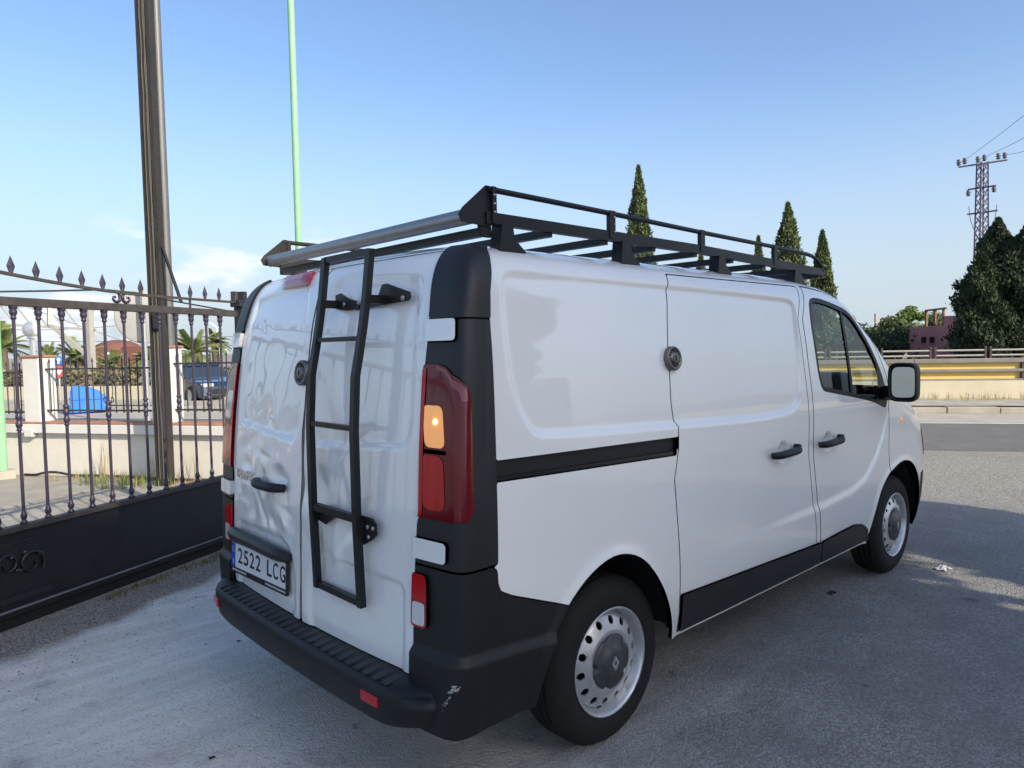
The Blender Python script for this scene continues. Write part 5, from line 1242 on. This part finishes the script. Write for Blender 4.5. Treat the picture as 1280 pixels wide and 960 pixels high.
a, b = at_depth(1050, 440, 34), at_depth(1122, 440, 36); u1 = rs.uniform(-2.5, 1, n)[:, None]; cen = a+(b-a)*u1+rs.normal(size=(n, 3))*np.array([.5, .5, 0]); cen[:, 2] = rs.uniform(0, 1, n)*(2.1+.35*np.sin(u1[:, 0]*9))
tag(leaves('hedge', cen, .13, m_con, None, rs, 1.5), 'dark clipped hedge behind the handrail beside the pink building', 'hedge', kind='stuff')
for px_, top, w, h_, lab in ((1094.5, 392, 40, 0, 'thin bare wooden pole above the green bushes'),):
    b, z = ground_below(px_, top, w); tag(MB().tube([b, b+np.array([0, 0, z])], .06, 8).build('wooden_pole', mat('pale_wood', (.42, .30, .20), .8), None), lab, 'pole')
# pylon
w = 72.0; pb0, ptop = ground_below(1228, 203, w); py = empty('power_pylon', pb0, 0, 'steel lattice power pylon with three crossarms beyond the conifers', 'pylon'); m_py = mat('pylon_steel', (.10, .075, .12), .6, metal=.3)
pu_ = RT-np.array([0, 0, RT[2]]); pu_ /= np.linalg.norm(pu_); pv_ = np.cross([0, 0, 1.0], pu_)
LPY = lambda o: to_local(o, py)
hw_ = lambda z: .34+.20*(1-z/ptop)
for i in (-1, 1):
    for j in (-1, 1): LPY(MB().bar(pb0+pu_*i*hw_(0)+pv_*j*hw_(0), pb0+pu_*i*hw_(ptop)+pv_*j*hw_(ptop)+np.array([0, 0, ptop]), .11, .11).build('leg', m_py, py))
lat = MB(); nz_ = 22
for k in range(nz_):
    z0, z1 = ptop*k/nz_, ptop*(k+1)/nz_
    for (a, b) in ((pu_, pv_), (pv_, pu_)):
        for s in (-1, 1):
            for q in (1, -1): lat.bar(pb0+a*q*hw_(z0)+b*s*hw_(z0)+np.array([0, 0, z0]), pb0-a*q*hw_(z1)+b*s*hw_(z1)+np.array([0, 0, z1]), .05, .05)
LPY(lat.build('lattice', m_py, py, kind='stuff'))
def arm_pts(ax_, ay, bx_, by): return at_depth(ax_, ay, w+.8), at_depth(bx_, by, w-.8)
for (ax_, ay, bx_, by, nm) in ((1198, 209, 1259, 200, 'crossarm'), (1210, 237, 1245, 232, 'crossarm'), (1209, 268, 1247, 263, 'crossarm')):
    a, b = arm_pts(ax_, ay, bx_, by); LPY(MB().bar(a, b, .16, .14).build(nm, m_py, py))
ins = []
for px_, py_ in ((1198.5, 203), (1206, 201), (1222.5, 199), (1230.5, 197), (1248, 195), (1256, 194), (1210.5, 241), (1242.5, 236)):
    c = at_depth(px_, py_, w); LPY(MB().lathe([(.05, -.35), (.22, -.25), (.12, -.12), (.26, -.02), (.12, .10), (.22, .2), (.05, .30)], c, (0, 0, 1), 10).build('insulator', mat('insulator_glass', (.10, .10, .12), .3), py))
for k, (a, b, c, d2, lab) in enumerate(((1206, 200, 1280, 132, 'highest power line leaving the pylon'), (1231, 196, 1280, 160, 'middle power line leaving the pylon'), (1256, 193, 1280, 177, 'lowest power line leaving the pylon'))):
    A_ = at_depth(a, b, w); D_ = ray(c, d2)*(w*.72); B_ = CAM+D_; E_ = A_+(B_-A_)*3.0; P_ = [A_+(E_-A_)*u-np.array([0, 0, 2.0*sin(u*pi)*.4]) for u in np.linspace(0, 1, 16)]
    tag(MB().tube(P_, .022, 5).build('power_line', mat('conductor', (.22, .22, .24), .5), None), lab, 'wire', 'power lines from the pylon')
a = at_depth(1211, 258, w); b = at_depth(1224, 300, w); LPY(MB().tube([a, at_depth(1213, 275, w), at_depth(1218, 288, w), b], .035, 5).build('drop_cable', m_py, py))
a = at_depth(1246, 256, w); LPY(MB().tube([a, at_depth(1244, 272, w), at_depth(1238, 288, w)], .035, 5).build('drop_cable', m_py, py))

# ================================================================== BEHIND THE CAMERA: what shades the yard
wh = empty('shade_block', (-3.0, -30.0, 0), 0, 'tall pale block added out of view behind the photographer to shade the yard', 'building'); LW = lambda o: to_local(o, wh)  # unseen building, added; height and distance set to cast the yard's shade
m_wh = mat('pale_render', (.62, .59, .53), .9, var=.08, vscale=.8, bump=.1, bscale=15)
xa, xb_, yf = -8.0, 4.3, -26.0; zt_ = 1.52+(.93-yf)*tan(SUN_EL)
LW(MB().box(((xa+xb_)/2, yf-5.0, zt_/2), (xb_-xa, 10.0, zt_)).build('wall', m_wh, wh))
LW(MB().box(((xa+xb_)/2, yf-5.0, zt_+.03), (xb_-xa+.1, 10.1, .06)).build('roof_coping', m_conc, wh))
for fl_ in range(5):
    for x in (-6.9, -4.5, -2.1, .3, 2.5):
        w2 = LW(MB().box((x+.7, yf+.02, 1.9+fl_*3.0), (1.3, .08, 1.4)).build('window', mat('dark_pane', (.03, .035, .04), .08), wh)); MB().box((x+.7, yf+.07, 1.15+fl_*3.0), (1.5, .16, .06)).build('sill', m_conc, w2)
tag(MB().box((4.75, -6.45, 1.10), (3.6, .2, 2.20), None, .01).build('shade_wall', m_wh), 'rendered wall added out of view under the shade trees to block low sun', 'wall')  # unseen wall, added to keep low sun off the nearby ground
for x, y, h, r, sd_, lab in ((3.6, -7.0, 6.6, 1.55, 41, 'shade tree at the near end of the added wall'), (5.3, -7.1, 6.4, 1.45, 42, 'shade tree over the middle of the added wall'), (6.35, -7.6, 5.0, .75, 43, 'small shade tree at the far end of the added wall')):
    tree((x, y, 0), h, r, 8000 if r > 1 else 2500, .20, m_olive, lab, sd_, .40, 'shade_tree', 'trees shading the yard', 40 if r > 1 else 14)
